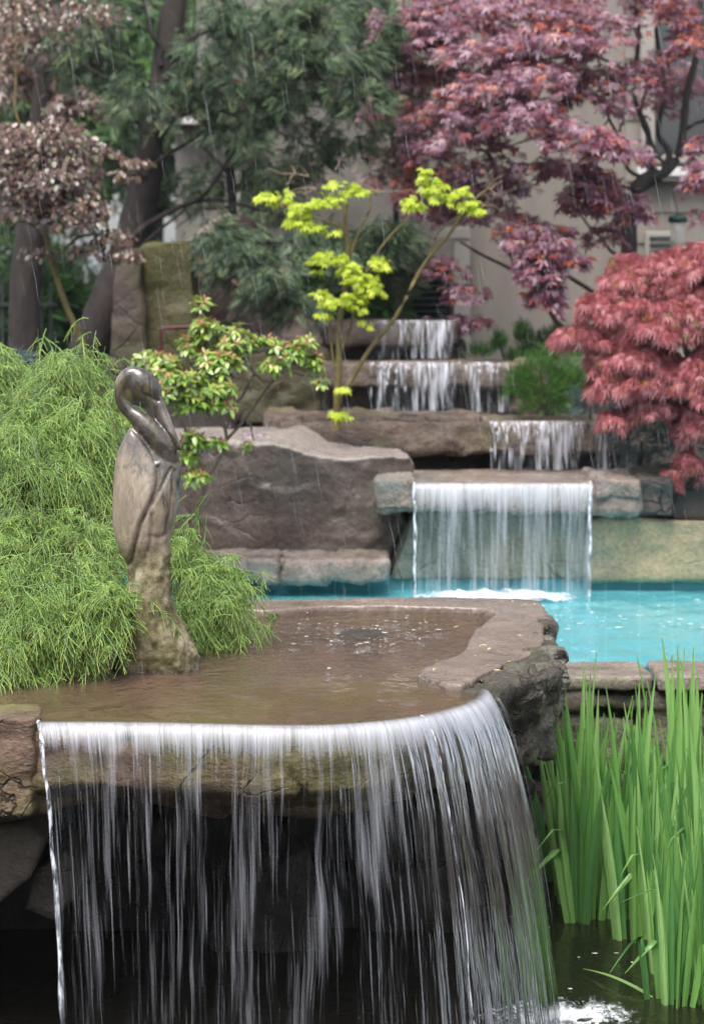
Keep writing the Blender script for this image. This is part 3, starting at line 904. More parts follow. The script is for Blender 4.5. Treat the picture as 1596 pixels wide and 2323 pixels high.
M_siding = siding_mat('beige siding', (.26, .23, .195), .2)
M_trim = plain('pale painted trim', (.36, .33, .29), (.31, .285, .25), 3, .5)
M_white = plain('white sill paint', (.72, .71, .69), (.66, .65, .62), 3, .4)
M_louvre = plain('dark green louvre', (.02, .03, .025), (.035, .045, .04), 6, .4)
M_stucco = plain('pale grey stucco', (.23, .21, .185), (.15, .137, .12), 2.5, .8, .3, 40)
M_glass = plain('dark window glass', (.015, .018, .022), (.025, .03, .035), 2, .04, spec=.9)
house = thing('garden_house', 'beige sided house with louvred shutter and a window behind the red maple', 'house', (2.5, 15.2, .3))
bd = MB()
X0 = W(1040, 0, 15)[0]
X1 = W(1418, 0, 15)[0]
zc = .2
while zc < 6:
    # lap boards: each a thin wedge, lower edge proud
    bd.add([(X1, 15.02, zc + .2), (7.5, 15.02, zc + .2), (7.5, 15.008, zc), (X1, 15.008, zc), (X1, 15.2, zc), (7.5, 15.2, zc), (X1, 15.2, zc + .2), (7.5, 15.2, zc + .2)], [(3, 2, 1, 0), (3, 4, 5, 2), (0, 1, 7, 6), (0, 6, 4, 3), (2, 5, 7, 1)])
    zc += .2
bd.box(X0, X1 - .002, 15.03, 15.2, .2, 6)
bd.build('wall', M_siding, house)
b = MB()
b.box(W(1028, 0, 14.96)[0], W(1066, 0, 14.96)[0], 14.94, 14.998, .2, 1.42)
b.box(W(985, 0, 14.96)[0], W(1066, 0, 14.96)[0], 14.93, 14.995, 1.425, 1.50)
b.build('corner_trim', M_trim, house, bevel=.004)
b = MB()
b.box(-.6, X0, 15.25, 15.4, .1, 6)
b.build('side_wall', M_stucco, house)
b = MB()
b.box(W(878, 0, 15)[0], W(1022, 0, 15)[0], 15.12, 15.2, 1.145 - (728 - 640) * 15 / FPX, 1.145 - (585 - 640) * 15 / FPX)
zz = .91
while zz < 1.29:
    b.add([(W(888, 0, 15)[0], 15.06, zz), (W(1012, 0, 15)[0], 15.06, zz), (W(1012, 0, 15)[0], 15.115, zz + .03), (W(888, 0, 15)[0], 15.115, zz + .03), (W(888, 0, 15)[0], 15.065, zz - .008), (W(1012, 0, 15)[0], 15.065, zz - .008)], [(0, 1, 2, 3), (4, 5, 1, 0)])
    zz += .042
b.build('louvred_shutter', M_louvre, house)
wx0, wx1, wz0, wz1 = W(1482, 0, 15)[0], W(1760, 0, 15)[0], W(0, 352, 15)[2], W(0, -190, 15)[2]
b = MB()
for q in ((wx0 - .09, wx0, wz0 - .03, wz1), (wx1, wx1 + .09, wz0 - .03, wz1)):
    b.box(q[0], q[1], 14.95, 15.03, q[2], q[3])
b.box(wx0, wx1, 14.95, 15.03, wz0 - .05, wz0)
wf = b.build('window', M_trim, house, bevel=.004)
b = MB()
b.box(wx0, wx1, 14.985, 14.995, wz0, wz1)
b.build('pane', M_glass, wf)
b = MB()
b.box(W(1440, 0, 15)[0], wx1 + .2, 14.88, 15.02, W(0, 402, 15)[2], W(0, 382, 15)[2])
b.box(W(1440, 0, 15)[0], wx1 + .2, 14.93, 15.02, W(0, 412, 15)[2], W(0, 403, 15)[2])
b.build('sill', M_white, wf, bevel=.006)
b = MB()
ax0, ax1, az0, az1 = W(1462, 0, 14.95)[0], W(1527, 0, 14.95)[0], W(0, 592, 14.95)[2], W(0, 525, 14.95)[2]
b.box(ax0, ax1, 14.93, 14.985, az0, az1)
vb = b.build('vent_cover', M_trim, house, bevel=.006)
b = MB()
for k in range(3):
    zk = az0 + .05 + k * .045
    b.box(ax0 + .025, ax1 - .025, 14.915, 14.928, zk, zk + .018)
b.build('slat', M_louvre, vb)
# the pale wing of the neighbouring building, further back on the left
wing = thing('neighbour_house', 'pale grey stucco house wall glimpsed between the conifers', 'house', (-1.0, 18.0, .4))
D = 18.0
b = MB()
b.box(W(398, 0, D)[0], W(528, 0, D)[0], D, D + .4, .2, W(0, 290, D)[2])
b.box(W(540, 0, D)[0], W(860, 0, D)[0], D + .1, D + .5, .2, W(0, 290, D)[2])
b.build('wall', M_stucco, wing, bevel=.01)
b = MB()
b.box(W(520, 0, D)[0], W(548, 0, D)[0], D - .04, D + .06, .2, W(0, 285, D)[2])
b.build('downpipe', M_trim, wing, bevel=.01)
b = MB()
b.box(W(385, 0, D)[0], W(870, 0, D)[0], D - .2, D + .7, W(0, 286, D)[2], W(0, 262, D)[2])
b.build('ledge', M_white, wing, bevel=.01)
b = MB()
b.box(W(430, 0, D)[0], W(900, 0, D)[0], D + .8, D + 3, W(0, 262, D)[2], W(0, -160, D)[2])
b.build('upper_wall', M_stucco, wing, bevel=.01)
b = MB()
b.box(W(560, 0, D)[0], W(640, 0, D)[0], D + .74, D + .82, W(0, 190, D)[2], W(0, 40, D)[2])
b.build('window', M_glass, wing)
# bird feeder hanging from the maple
fd = thing('bird_feeder', 'clear tube bird feeder with green cap hanging before the beige siding', 'bird feeder', tuple(W(1536, 600, 13.2)))
D = 13.2
cx = W(1536, 0, D)[0]
r_ = 17 * D / FPX
V, F = sweep([(cx, D, W(0, y, D)[2]) for y in (585, 560, 530, 504)], [r_] * 4, sides=18)
mt, nt = newmat('clear plastic')
out(nt, nd(nt, 'ShaderNodeMixShader', {0: .45, 1: nd(nt, 'ShaderNodeBsdfTransparent', {}).outputs[0], 2: nd(nt, 'ShaderNodeBsdfPrincipled', {'Base Color': (.6, .6, .58), 'Roughness': .15}).outputs[0]}).outputs[0])
MB().add(V, F).build('tube', mt, fd, True)
V, F = sweep([(cx, D, W(0, y, D)[2]) for y in (505, 502, 492, 487)], [r_ * 1.05, r_ * 1.3, r_ * 1.3, r_ * .5], sides=18)
MB().add(V, F).build('cap', plain('dark green plastic', (.01, .05, .035), rough=.4), fd, True)
V, F = sweep([(cx, D, W(0, y, D)[2]) for y in (584, 570, 548)], [r_ * .9] * 3, sides=14)
MB().add(V, F).build('seed', plain('bird seed', (.30, .2, .1), (.12, .08, .05), 90, .8), fd, True)
V, F = sweep([(cx, D, W(0, 600, D)[2]), (cx, D, W(0, 585, D)[2])], [r_ * 1.25, r_ * 1.1], sides=18)
MB().add(V, F).build('tray', plain('green plastic tray', (.012, .055, .04), rough=.4), fd, True)
V, F = threads(np.array([[(cx, D, W(0, 490, D)[2]), (cx - .01, D, W(0, 460, D)[2]), (cx - .03, D, W(0, 435, D)[2])]]), np.full((1, 3), .003), 5)
npmesh('wire', V, F, M_bark2, fd)
# iron fence far left, red pipe
fe = thing('iron_fence', 'black iron railing in the shade at the left edge', 'fence', tuple(W(10, 830, 14.5)))
b = MB()
for k in range(9):
    x = W(-60 + k * 22, 0, 14.5)[0]
    b.box(x - .009, x + .009, 14.49, 14.51, .3, W(0, 640, 14.5)[2])
b.build('pale', M_louvre, fe)
b = MB()
b.box(W(-90, 0, 14.5)[0], W(130, 0, 14.5)[0], 14.47, 14.488, W(0, 690, 14.5)[2] - .012, W(0, 690, 14.5)[2] + .012)
b.build('rail', M_louvre, fe)
V, F = threads(spl([W(366, 800, 12.4), W(366, 752, 12.4), W(370, 745, 12.4), W(400, 743, 12.4), W(440, 741, 12.4)], 20)[None], np.full((1, 20), .011), 8)
tag(recenter(npmesh('pipe', V, F, plain('dark red paint', (.10, .015, .015), (.07, .012, .012), rough=.5), smooth=True)), 'bent dark red pipe before the olive standing stone', 'pipe')

# ------------------------------------------------------------------ waterfalls
def waterfall(name, lip, zbot, v0, mat, label, back=.14, nu=220, nv=46, pull=(0, 0), nstrand=0, seed=1, ripple=.006, sw=(.0015, .005), strand_a=.75, edges=(), lift=.004, tmax_strand=1.0, vvar=.15):
    r = np.random.default_rng(seed)
    t_ = thing(name, label, 'waterfall', tuple(np.mean(lip, 0)), 'waterfalls of the garden cascade')
    L = np.array(lip, float)
    seg = np.concatenate([[0], np.cumsum(np.linalg.norm(np.diff(L, axis=0), axis=1))])
    tot = seg[-1]

    def curve(u):
        return np.stack([np.interp(u, seg, L[:, k]) for k in range(3)], -1)

    def normal(u):
        a, c = curve(np.clip(u - .03, 0, tot)), curve(np.clip(u + .03, 0, tot))
        tg = norm(c - a)
        return np.stack([tg[:, 1], -tg[:, 0], tg[:, 2] * 0], -1)
    H = L[:, 2].mean() - zbot
    T = math.sqrt(2 * H / 9.81)

    def flow(u, t, extra=0.0):
        """u (N,), t (N,M): world points; t < 0 is the sheet still sliding over the stone"""
        c, n = curve(u), normal(u)
        vel = v0 * (1 + vvar * vnoise(np.stack([u * 4, u * 0, u * 0 + seed], -1), seed))
        tp, tn = np.maximum(t, 0), np.minimum(t, 0)
        dist = vel[:, None] * tp + tn * back + extra
        z = -.5 * 9.81 * tp ** 2 + lift
        P = c[:, None] + n[:, None] * dist[..., None]
        P[..., 2] += z
        fr = (tp / T) ** 1.3
        k = u / tot
        P[..., 0] += (pull[0] * (1 - k) ** 3 + pull[1] * k ** 3)[:, None] * fr
        return P
    U = np.linspace(0, tot, nu)
    tt = np.concatenate([np.linspace(-1, 0, 7)[:-1], np.linspace(0, 1, nv) ** .75 * T])
    Tm = np.tile(tt, (nu, 1))
    rp = ripple * np.clip(np.maximum(Tm, 0) / T * 3, 0, 1) * (vnoise(np.stack([U[:, None] * 45 + Tm * 2, Tm * 4, Tm * 0], -1), seed + 2) + .5 * vnoise(np.stack([U[:, None] * 120 + Tm * 2, Tm * 7, Tm * 0], -1), seed + 3))
    P = flow(U, Tm, rp)
    ln = np.concatenate([np.zeros((nu, 1)), np.cumsum(np.linalg.norm(np.diff(P, axis=1), axis=2), 1)], 1)
    z0 = int(np.argmax(tt >= 0))
    ln = ln - ln[:, z0:z0 + 1]
    uv = np.stack([np.broadcast_to(U[:, None], ln.shape), ln], -1).reshape(-1, 2)
    m = len(tt)
    i = np.arange(nu * m).reshape(nu, m)
    npmesh('sheet', P.reshape(-1, 3), np.stack([i[:-1, :-1], i[1:, :-1], i[1:, 1:], i[:-1, 1:]], -1).reshape(-1, 4), mat, t_, smooth=True, uv=uv)
    if nstrand:
        # lens shaped ribbons of thicker water riding on the sheet
        u = r.uniform(.005, tot - .005, nstrand)
        clump = vnoise(np.stack([u * 9, u * 0, u * 0 + 3], -1), seed + 5)
        keep = clump > r.uniform(-.9, .5, nstrand)
        u = u[keep]
        N = len(u)
        a0 = np.where(r.random(N) < .35, r.uniform(.0, .08, N), r.uniform(.05, .75, N) ** 1.1) * tmax_strand
        a1 = np.minimum(a0 + r.uniform(.08, .38, N), 1.0)
        k = np.linspace(0, 1, 12)
        t = (a0[:, None] + (a1 - a0)[:, None] * k) * T
        Pm = flow(u, t, .006 + r.uniform(0, .012, N)[:, None])
        Pm[..., 0] += .004 * vnoise(np.stack([t * 9, u[:, None] * 60 + t * 0, t * 0], -1), 9) * k
        wd = r.uniform(*sw, N)[:, None] * np.sin(math.pi * np.clip(k * .96 + .02, 0, 1))[None] ** .8
        n = normal(u)
        side = np.stack([-n[:, 1], n[:, 0], n[:, 0] * 0], -1)
        cols = [Pm + side[:, None] * wd[..., None], Pm + n[:, None] * (wd * .8)[..., None], Pm - side[:, None] * wd[..., None]]
        V = np.stack(cols, 2)
        al = np.stack([np.zeros_like(wd), np.broadcast_to(strand_a * np.sin(math.pi * np.clip(k, .03, .97)) * r.uniform(.35, 1, N)[:, None], wd.shape), np.zeros_like(wd)], 2)
        idx = np.arange(N * 12 * 3).reshape(N, 12, 3)
        F = np.stack([idx[:, :-1, :-1], idx[:, :-1, 1:], idx[:, 1:, 1:], idx[:, 1:, :-1]], -1).reshape(-1, 4)
        npmesh('strands', V.reshape(-1, 3), F, M_strand, t_, smooth=True, attrs={'rnd': al.ravel()})
    for ue, rad in edges:
        k = np.linspace(0, 1, 60)
        Pm = flow(np.array([ue * tot]), (k * T)[None], .0)[0]
        Pm[:, 0] += .004 * vnoise(np.stack([k * 14, k * 0, k * 0 + ue], -1), 5)
        rr = rad * (1 + .4 * vnoise(np.stack([k * 13, k * 0, k * 0 + ue * 7], -1), 6))
        V, F = threads(Pm[None], rr[None], 8)
        npmesh('edge_cord', V, F, M_cord, t_, smooth=True)
    return t_


_m, _nt = newmat('clear cord of water')
_gl = nd(_nt, 'ShaderNodeBsdfPrincipled', {'Base Color': (.8, .83, .9), 'Roughness': .05, 'Specular IOR Level': .8}).outputs[0]
_bp = nd(_nt, 'ShaderNodeBump', {'Strength': .8, 'Distance': .01, 'Height': noise(_nt, vscale(_nt, pos(_nt), (60, 60, 14)), 1.0, 3)}).outputs[0]
_f = noise(_nt, vscale(_nt, pos(_nt), (90, 90, 16)), 1.0, 3)
_tg = nd(_nt, 'ShaderNodeMixShader', {0: nd(_nt, 'ShaderNodeFresnel', {'IOR': 1.5, 'Normal': _bp}).outputs[0], 1: nd(_nt, 'ShaderNodeBsdfTransparent', {}).outputs[0], 2: nd(_nt, 'ShaderNodeBsdfGlossy', {'Roughness': .05, 'Normal': _bp}).outputs[0]}).outputs[0]
out(_nt, nd(_nt, 'ShaderNodeMixShader', {0: mrange(_nt, _f, .42, .6, 0, .9), 1: _tg, 2: _gl}).outputs[0])
M_cord = _m

_lip = [tuple(p) for p in spl(LIP, 80)]
waterfall('waterfall', _lip, ZP, .42, M_fall_front, 'wide front waterfall streaming off the basin lip in white streaks', back=.05, nu=420, nv=64, pull=(.10, .03), nstrand=210, seed=2, strand_a=.22, sw=(.001, .0045),
          edges=((0.004, .0058), (.70, .0018)))
waterfall('waterfall', [(W(936, 0, 10.43)[0], 10.43, .235), (W(1344, 0, 10.43)[0], 10.43, .235)], ZPOOL, .30, M_fall_pool, 'even veil of water falling from the pale ledge into the pool', back=.75, nu=240, nv=40, pull=(.0, -.02), nstrand=220, seed=5,
          sw=(.0012, .0035), strand_a=.35, edges=((.006, .006), (.99, .006)), ripple=.004)
waterfall('waterfall', [(.665, 11.215, .468), (1.0, 11.21, .468), (1.37, 11.215, .468)], .232, .32, M_fall_back, 'second fall from the bottom, white threads over the lichen ledge', back=.65, nu=160, nv=30, nstrand=260, seed=7, sw=(.003, .009), strand_a=.7, ripple=.012, vvar=.5)
waterfall('waterfall', [(.09, 11.885, .732), (.45, 11.87, .732), (.80, 11.885, .732)], .475, .32, M_fall_back, 'third fall from the bottom in separate slanting ribbons', back=.6, nu=160, nv=30, nstrand=150, seed=12, sw=(.004, .011), strand_a=.8, ripple=.012, vvar=.5)
waterfall('waterfall', [(.10, 12.48, .938), (.3, 12.47, .938), (.55, 12.48, .938)], .73, .28, M_fall_back, 'thin topmost fall of the cascade in the shade of the trees', back=.5, nu=120, nv=24, nstrand=80, seed=17, sw=(.003, .009), strand_a=.4, ripple=.01, vvar=.5)


# ------------------------------------------------------------------ foam, bubbles, painted glints
def patch(name, outline_fn, x0, x1, y0, y1, z, nx, ny, mat, amp, label, sc=.06):
    X, Y = np.meshgrid(np.linspace(x0, x1, nx), np.linspace(y0, y1, ny))
    e = outline_fn(X, Y)
    h = fbm(np.stack([X / sc, Y / sc, X * 0], -1), 4, 8)
    Z = z + .004 + np.clip(e, 0, 1) * amp * (.5 + .5 * h)
    i = np.arange(nx * ny).reshape(ny, nx)
    F = np.stack([i[:-1, :-1], i[:-1, 1:], i[1:, 1:], i[1:, :-1]], -1).reshape(-1, 4)
    keep = (e.ravel()[F] > -.3).any(1)
    o = npmesh(name, np.stack([X, Y, Z], -1), F[keep], mat, smooth=True, attrs={'rnd': np.clip(e.ravel(), -1, 1)})
    return tag(o, label, kind='stuff')


def ell(cx, cy, rx, ry, s=1.0):
    return lambda X, Y: s * (1 - np.hypot((X - cx) / rx, (Y - cy) / ry))


_f1 = ell(.64, 10.28, .74, .40, .95)
_f2 = ell(.2, 10.15, 1.0, .30, .5)
patch('pool_foam', lambda X, Y: np.maximum(_f1(X, Y), _f2(X, Y)), -1.0, 1.5, 9.6, 10.5, ZPOOL, 220, 80, foam_mat('white pool foam', 9, .44), .05, 'white churned foam where the veil of water enters the pool')
_p1 = ell(.58, 6.46, .72, .50, .95)
_p2 = ell(.05, 6.45, .9, .42, .62)  # this patch paints streaky pond reflections in foam white
patch('pond_foam_reflections', lambda X, Y: np.maximum(_p1(X, Y), _p2(X, Y)), -.9, 1.3, 5.5, 7.0, ZP, 240, 160, foam_mat('white pond foam and reflections', 18, .66), .03, 'white foam and painted streaky reflections where the front waterfall meets the pond', .05)


def bubbles(name, P, rad, mat, label):
    ico = bmesh.new()
    bmesh.ops.create_icosphere(ico, subdivisions=1, radius=1)
    TV = np.array([v.co[:] for v in ico.verts])
    TF = np.array([[v.index for v in f.verts] for f in ico.faces])
    ico.free()
    V = (TV[None] * rad[:, None, None] * np.array([1, 1, .16]) * np.stack([_r.uniform(.9, 2.6, len(P)), _r.uniform(.7, 1.6, len(P)), np.ones(len(P))], -1)[:, None] + P[:, None]).reshape(-1, 3)
    F = (TF[None] + (np.arange(len(P)) * len(TV))[:, None, None]).reshape(-1, 3)
    return tag(npmesh(name, V, F, mat, smooth=True), label, kind='stuff')


M_bub = plain('white bubbles and glints', (.8, .84, .86), rough=.1, spec=.8)
_r = np.random.default_rng(5)
n = 150
_P = np.stack([_r.normal(1.05, .36, n), 8.75 + 1.6 * np.clip(_r.normal(.62, .24, n), 0, 1), np.full(n, ZPOOL + .004)], -1)
bubbles('pool_bubbles', _P[(_P[:, 0] < 1.9)], .0022 + .008 * _r.random((_P[:, 0] < 1.9).sum()) ** 3 , M_bub, 'scattered white bubbles and rain splashes on the pool')
n = 70
_P = np.stack([_r.uniform(.5, 1.5, n), _r.uniform(6.4, 7.9, n), np.full(n, ZP + .003)], -1)
bubbles('pond_bubbles', _P, _r.uniform(.002, .006, n), M_bub, 'small bubbles drifting on the dark pond')
n = 230
_a, _d = _r.uniform(0, 6.28, n), np.abs(_r.normal(.2, .3, n))
_P = np.stack([SPOUT[0] + np.cos(_a) * _d * .75, SPOUT[1] + np.sin(_a) * _d * 1.0 + .05, np.full(n, .001)], -1)
_P = _P[(_P[:, 0] < .30) & (_P[:, 1] < 8.0) & (_P[:, 0] > -.55)]
bubbles('basin_bubble_glints', _P, .001 + .0055 * _r.random(len(_P)) ** 3, M_bub, 'bubbles, splashes and painted white glints round the spout in the basin')  # white flecks also stand for sky glints on the wave crests


# ------------------------------------------------------------------ crane statue
DS = 6.84


def c1(cx, cy):
    return (224.2 + cx * .1653, 811.2 + cy * .1653)


def c2(cx, cy):
    return (224.2 + cx * .1653, 1154 + cy * .1653)


def sp3(p, dy=0.0):
    q = W(p[0], p[1], DS)
    return np.array([q[0], DS + dy, q[2]])


sc = DS / FPX
prof = [  # y, left, right, depth factor (half depth / half width)
    (965, 298, 311, .8), (974, 291, 320, .8), (985, 286, 328, .85), (1000, 278, 340, .72), (1018, 270, 362, .58), (1035, 264, 394, .48), (1052, 261, 411, .50), (1075, 258.5, 412.5, .58), (1105, 257, 410.5, .68), (1130, 256, 407, .74),
    (1165, 255.5, 401, .78), (1195, 256.5, 392, .80), (1225, 262, 387, .82), (1255, 276, 383, .88), (1283, 289, 379.5, .95), (1310, 292, 384.5, 1.0), (1345, 291, 390, 1.05), (1385, 284, 399, 1.0), (1422, 272, 419, .9), (1452, 264, 437, .82), (1490, 259, 454, .75), (1515, 257, 459, .72), (1545, 254, 464, .7)]
pp = np.array(prof, float)
yy = np.linspace(pp[0, 0], pp[-1, 0], 60)
lf, rt, df = (np.interp(yy, pp[:, 0], pp[:, k]) for k in (1, 2, 3))
path = [sp3(((a + b_) / 2, y)) for a, b_, y in zip(lf, rt, yy)]
hw = (rt - lf) / 2 * sc
body = []
VB, n_s = [], 40
for c, h, d in zip(path, hw, df):
    an = np.arange(n_s) * 2 * math.pi / n_s
    ex = 0.86
    VB.append(np.stack([c[0] + h * np.sign(np.cos(an)) * np.abs(np.cos(an)) ** ex, c[1] + h * d * np.sign(np.sin(an)) * np.abs(np.sin(an)) ** ex, np.full(n_s, c[2])], -1))
VB = np.array(VB).reshape(-1, 3)
FB = [(i * n_s + j, i * n_s + (j + 1) % n_s, (i + 1) * n_s + (j + 1) % n_s, (i + 1) * n_s + j) for i in range(len(path) - 1) for j in range(n_s)] + [tuple(range(n_s))[::-1], tuple((len(path) - 1) * n_s + j for j in range(n_s))]
neck_pts = [(985, 1520), (965, 1360), (885, 1190), (755, 1025), (590, 860), (430, 745), (325, 620), (298, 480), (330, 340), (430, 245), (540, 240)]
neck_r = [118, 136, 140, 132, 118, 100, 88, 86, 106, 122, 120]
np_ = spl([sp3(c1(*p), dy) for p, dy in zip(neck_pts, (.0, -.012, -.018, -.016, -.008, 0, 0, 0, 0, 0, 0))], 60)
nr_ = np.interp(np.linspace(0, 1, 60), np.linspace(0, 1, len(neck_r)), neck_r) * .1653 * sc
V1, F1 = sweep(np_, nr_, nr_ * .92, 28)
head_pts = [(440, 300), (520, 320), (610, 385), (690, 470), (760, 590), (850, 740), (940, 920), (1020, 1070), (1090, 1200), (1132, 1285)]
head_r = [150, 200, 212, 186, 132, 104, 86, 72, 52, 26]
hp_ = spl([sp3(c1(*p), dy) for p, dy in zip(head_pts, (0, 0, 0, 0, 0, -.006, -.016, -.027, -.031, -.031))], 60)
hr_ = np.interp(np.linspace(0, 1, 60), np.linspace(0, 1, len(head_r)), head_r) * .1653 * sc
V2, F2 = sweep(hp_, hr_, hr_ * np.linspace(.72, .9, 60), 28)
web_pts = [(330, 420), (420, 500), (540, 530), (600, 590)]
V3, F3 = sweep(spl([sp3(c1(*p)) for p in web_pts], 12), [.0] + [88 * .1653 * sc] * 10 + [.0], [.0] + [62 * .1653 * sc] * 10 + [.0], 20)
V, N, F = solid([(VB, FB), (V1, F1), (V2, F2), (V3, F3)], .0055, 5)
PX = 798 + V[:, 0] * FPX / DS
PY = HZ + (CH - V[:, 2]) * FPX / DS


def pl_dist(pts):
    d = np.full(len(V), 1e9)
    side = np.zeros(len(V))
    for (ax, ay), (bx_, by) in zip(pts[:-1], pts[1:]):
        ex, ey = bx_ - ax, by - ay
        t = np.clip(((PX - ax) * ex + (PY - ay) * ey) / (ex * ex + ey * ey), 0, 1)
        dd = np.hypot(PX - ax - t * ex, PY - ay - t * ey)
        cr = ex * (PY - ay) - ey * (PX - ax)
        m_ = dd < d
        d[m_] = dd[m_]
        side[m_] = np.sign(cr[m_])
    return d, side


front = np.clip((-(V[:, 1] - DS)) / .02 + .3, 0, 1)
disp = np.zeros(len(V))
for pts, wd, dp in (([c1(830, 1480), c1(835, 1640), c1(800, 1800), c1(720, 2000), c1(600, 2250), c2(560, 320), c2(490, 560), c2(430, 740)], 4.5, .010),   # front edge of the wing
                    ([c1(1010, 1500), c1(940, 1640), c1(860, 1800), c1(760, 1980)], 3.5, .006), ([c1(1050, 1540), c1(1035, 1750), c1(1000, 2100), c2(960, 120), c2(930, 330)], 3.5, .006),
                    ([c1(700, 1700), c1(600, 1850), c1(520, 2200), c2(480, 200)], 3, .0022), ([c1(400, 1500), c1(385, 1800), c1(380, 2270), c2(400, 300)], 5, .0018),
                    ([c2(760, 40), c2(760, 200), c2(740, 360), c2(700, 560)], 4, .005), ([c2(730, 340), c2(850, 370), c2(930, 330)], 4.5, .003),
                    ([c1(455, 950), c1(560, 1040), c1(640, 1130), c1(730, 1260), c1(790, 1400)], 6, .006),                                            # fold between neck and shoulder
                    ([c1(640, 490), c1(700, 530), c1(760, 555), c1(825, 590)], 2.8, .0075),                                                        # eye fold at the root of the beak
                    ([c1(780, 830), c1(900, 960), c1(1010, 1110), c1(1100, 1270)], 3.0, .0085)):
    d, s_ = pl_dist(pts)
    disp -= dp * np.exp(-(d / wd) ** 2) * front
d, s_ = pl_dist([c1(830, 1480), c1(835, 1640), c1(800, 1800), c1(720, 2000), c1(600, 2250), c2(560, 320), c2(490, 560), c2(430, 740)])
wing_ = np.clip(1 - d / 40, 0, 1) * (s_ > 0) * front * smooth(1050, 1110, PY) * (1 - smooth(1230, 1285, PY))
disp += .006 * wing_ * np.clip(d / 4, 0, 1)
rough_ = smooth(1225, 1330, PY + 25 * vnoise(V * 12, 3)) + .8 * smooth(0, 14, 10 - 0 * PX) * smooth(1140, 1260, PY) * (PX > np.interp(PY, [1060, 1186, 1273], [362, 323, 295]) + 4) * front * .55
rough_ = np.clip(rough_, 0, 1)
groove = np.clip(-disp / .006, 0, 1)
disp += rough_ * (.012 * fbm(V * np.array([16, 16, 9]), 3, 71) + .0065 * fbm(V * np.array([55, 55, 40]), 3, 72) - .004 * np.abs(fbm(V * np.array([26, 26, 5]), 2, 73)))
V = V + N * disp[:, None]


def statue_mat():
    m, nt = newmat('weathered statue stone')
    co = pos(nt)
    z = nd(nt, 'ShaderNodeSeparateXYZ', {0: co}).outputs[2]
    x = nd(nt, 'ShaderNodeSeparateXYZ', {0: co}).outputs[0]
    n1 = noise(nt, co, 9, 6, .7, .4)
    n2 = noise(nt, vscale(nt, co, (1, 1, .18)), 38, 5, .65)
    beige = ramp(nt, n2, [(.3, (.19, .145, .10)), (.5, (.29, .235, .175)), (.7, (.36, .295, .22))])
    polished = ramp(nt, n1, [(.32, (.03, .026, .023)), (.46, (.075, .062, .052)), (.6, (.15, .125, .10)), (.72, (.27, .225, .175))])
    mossy = ramp(nt, noise(nt, vscale(nt, co, (1, 1, .35)), 22, 6, .7), [(.3, (.055, .05, .02)), (.45, (.14, .12, .05)), (.58, (.25, .21, .125)), (.72, (.38, .35, .27))])
    # polished above the shoulder and down the breast, honed on the wing, rough and mossy at the foot
    zz = mth(nt, 'ADD', z, mth(nt, 'MULTIPLY', mth(nt, 'SUBTRACT', noise(nt, vscale(nt, co, (1, 1, .35)), 20, 7, .75, .6), .5), .55))
    zz = mth(nt, 'SUBTRACT', zz, mth(nt, 'MULTIPLY', mth(nt, 'ADD', x, .60), -1.3))
    up = mrange(nt, zz, .50, .66, 0, 1, True)
    c = mixc(nt, up, beige, polished)
    z2 = mth(nt, 'ADD', z, mth(nt, 'MULTIPLY', mth(nt, 'SUBTRACT', n1, .5), .14))
    lo = mrange(nt, z2, .40, .29, 0, 1, True)
    c = mixc(nt, lo, c, mossy)
    gs = mth(nt, 'MULTIPLY', mrange(nt, noise(nt, vscale(nt, co, (1, 1, .1)), 30, 3), .55, .65), .45)
    c = mixc(nt, gs, c, (.17, .15, .05))
    spk = mrange(nt, noise(nt, co, 170, 3, .7), .62, .72)
    c = mixc(nt, mth(nt, 'MULTIPLY', mth(nt, 'MULTIPLY', spk, .6), mrange(nt, noise(nt, co, 7, 3), .45, .6)), c, (.03, .026, .022))
    bl_ = mth(nt, 'MULTIPLY', mrange(nt, noise(nt, vscale(nt, co, (1, 1, .4)), 24, 6, .75, .4), .50, .62), nd(nt, 'ShaderNodeMapRange', {0: zz, 1: .40, 2: .56, 3: 0.0, 4: .8}).outputs[0])
    c = mixc(nt, bl_, c, (.04, .034, .03))
    sp2 = mrange(nt, noise(nt, co, 120, 3, .7), .68, .74)
    c = mixc(nt, mth(nt, 'MULTIPLY', mth(nt, 'MULTIPLY', sp2, .7), up), c, (.38, .33, .26))
    gv = nd(nt, 'ShaderNodeAttribute', attribute_name='stain').outputs['Fac']
    c = mixc(nt, mth(nt, 'MULTIPLY', gv, mrange(nt, noise(nt, co, 18, 4), .35, .6, .15, .8)), c, (.045, .034, .024))
    c = mixc(nt, mrange(nt, z, .02, .0, 0, .8), c, (.05, .04, .025))
    r = nd(nt, 'ShaderNodeMapRange', {0: up, 1: 0, 2: 1, 3: .52, 4: .22}).outputs[0]
    bp = nd(nt, 'ShaderNodeBump', {'Strength': .55, 'Distance': .008, 'Height': mth(nt, 'MULTIPLY', noise(nt, co, 90, 5, .7), mrange(nt, z2, .45, .25, .25, 1.6))}).outputs[0]
    out(nt, nd(nt, 'ShaderNodeBsdfPrincipled', {'Base Color': c, 'Roughness': r, 'Normal': bp, 'Coat Weight': mth(nt, 'MULTIPLY', up, .7), 'Coat Roughness': .16}).outputs[0])
    return m


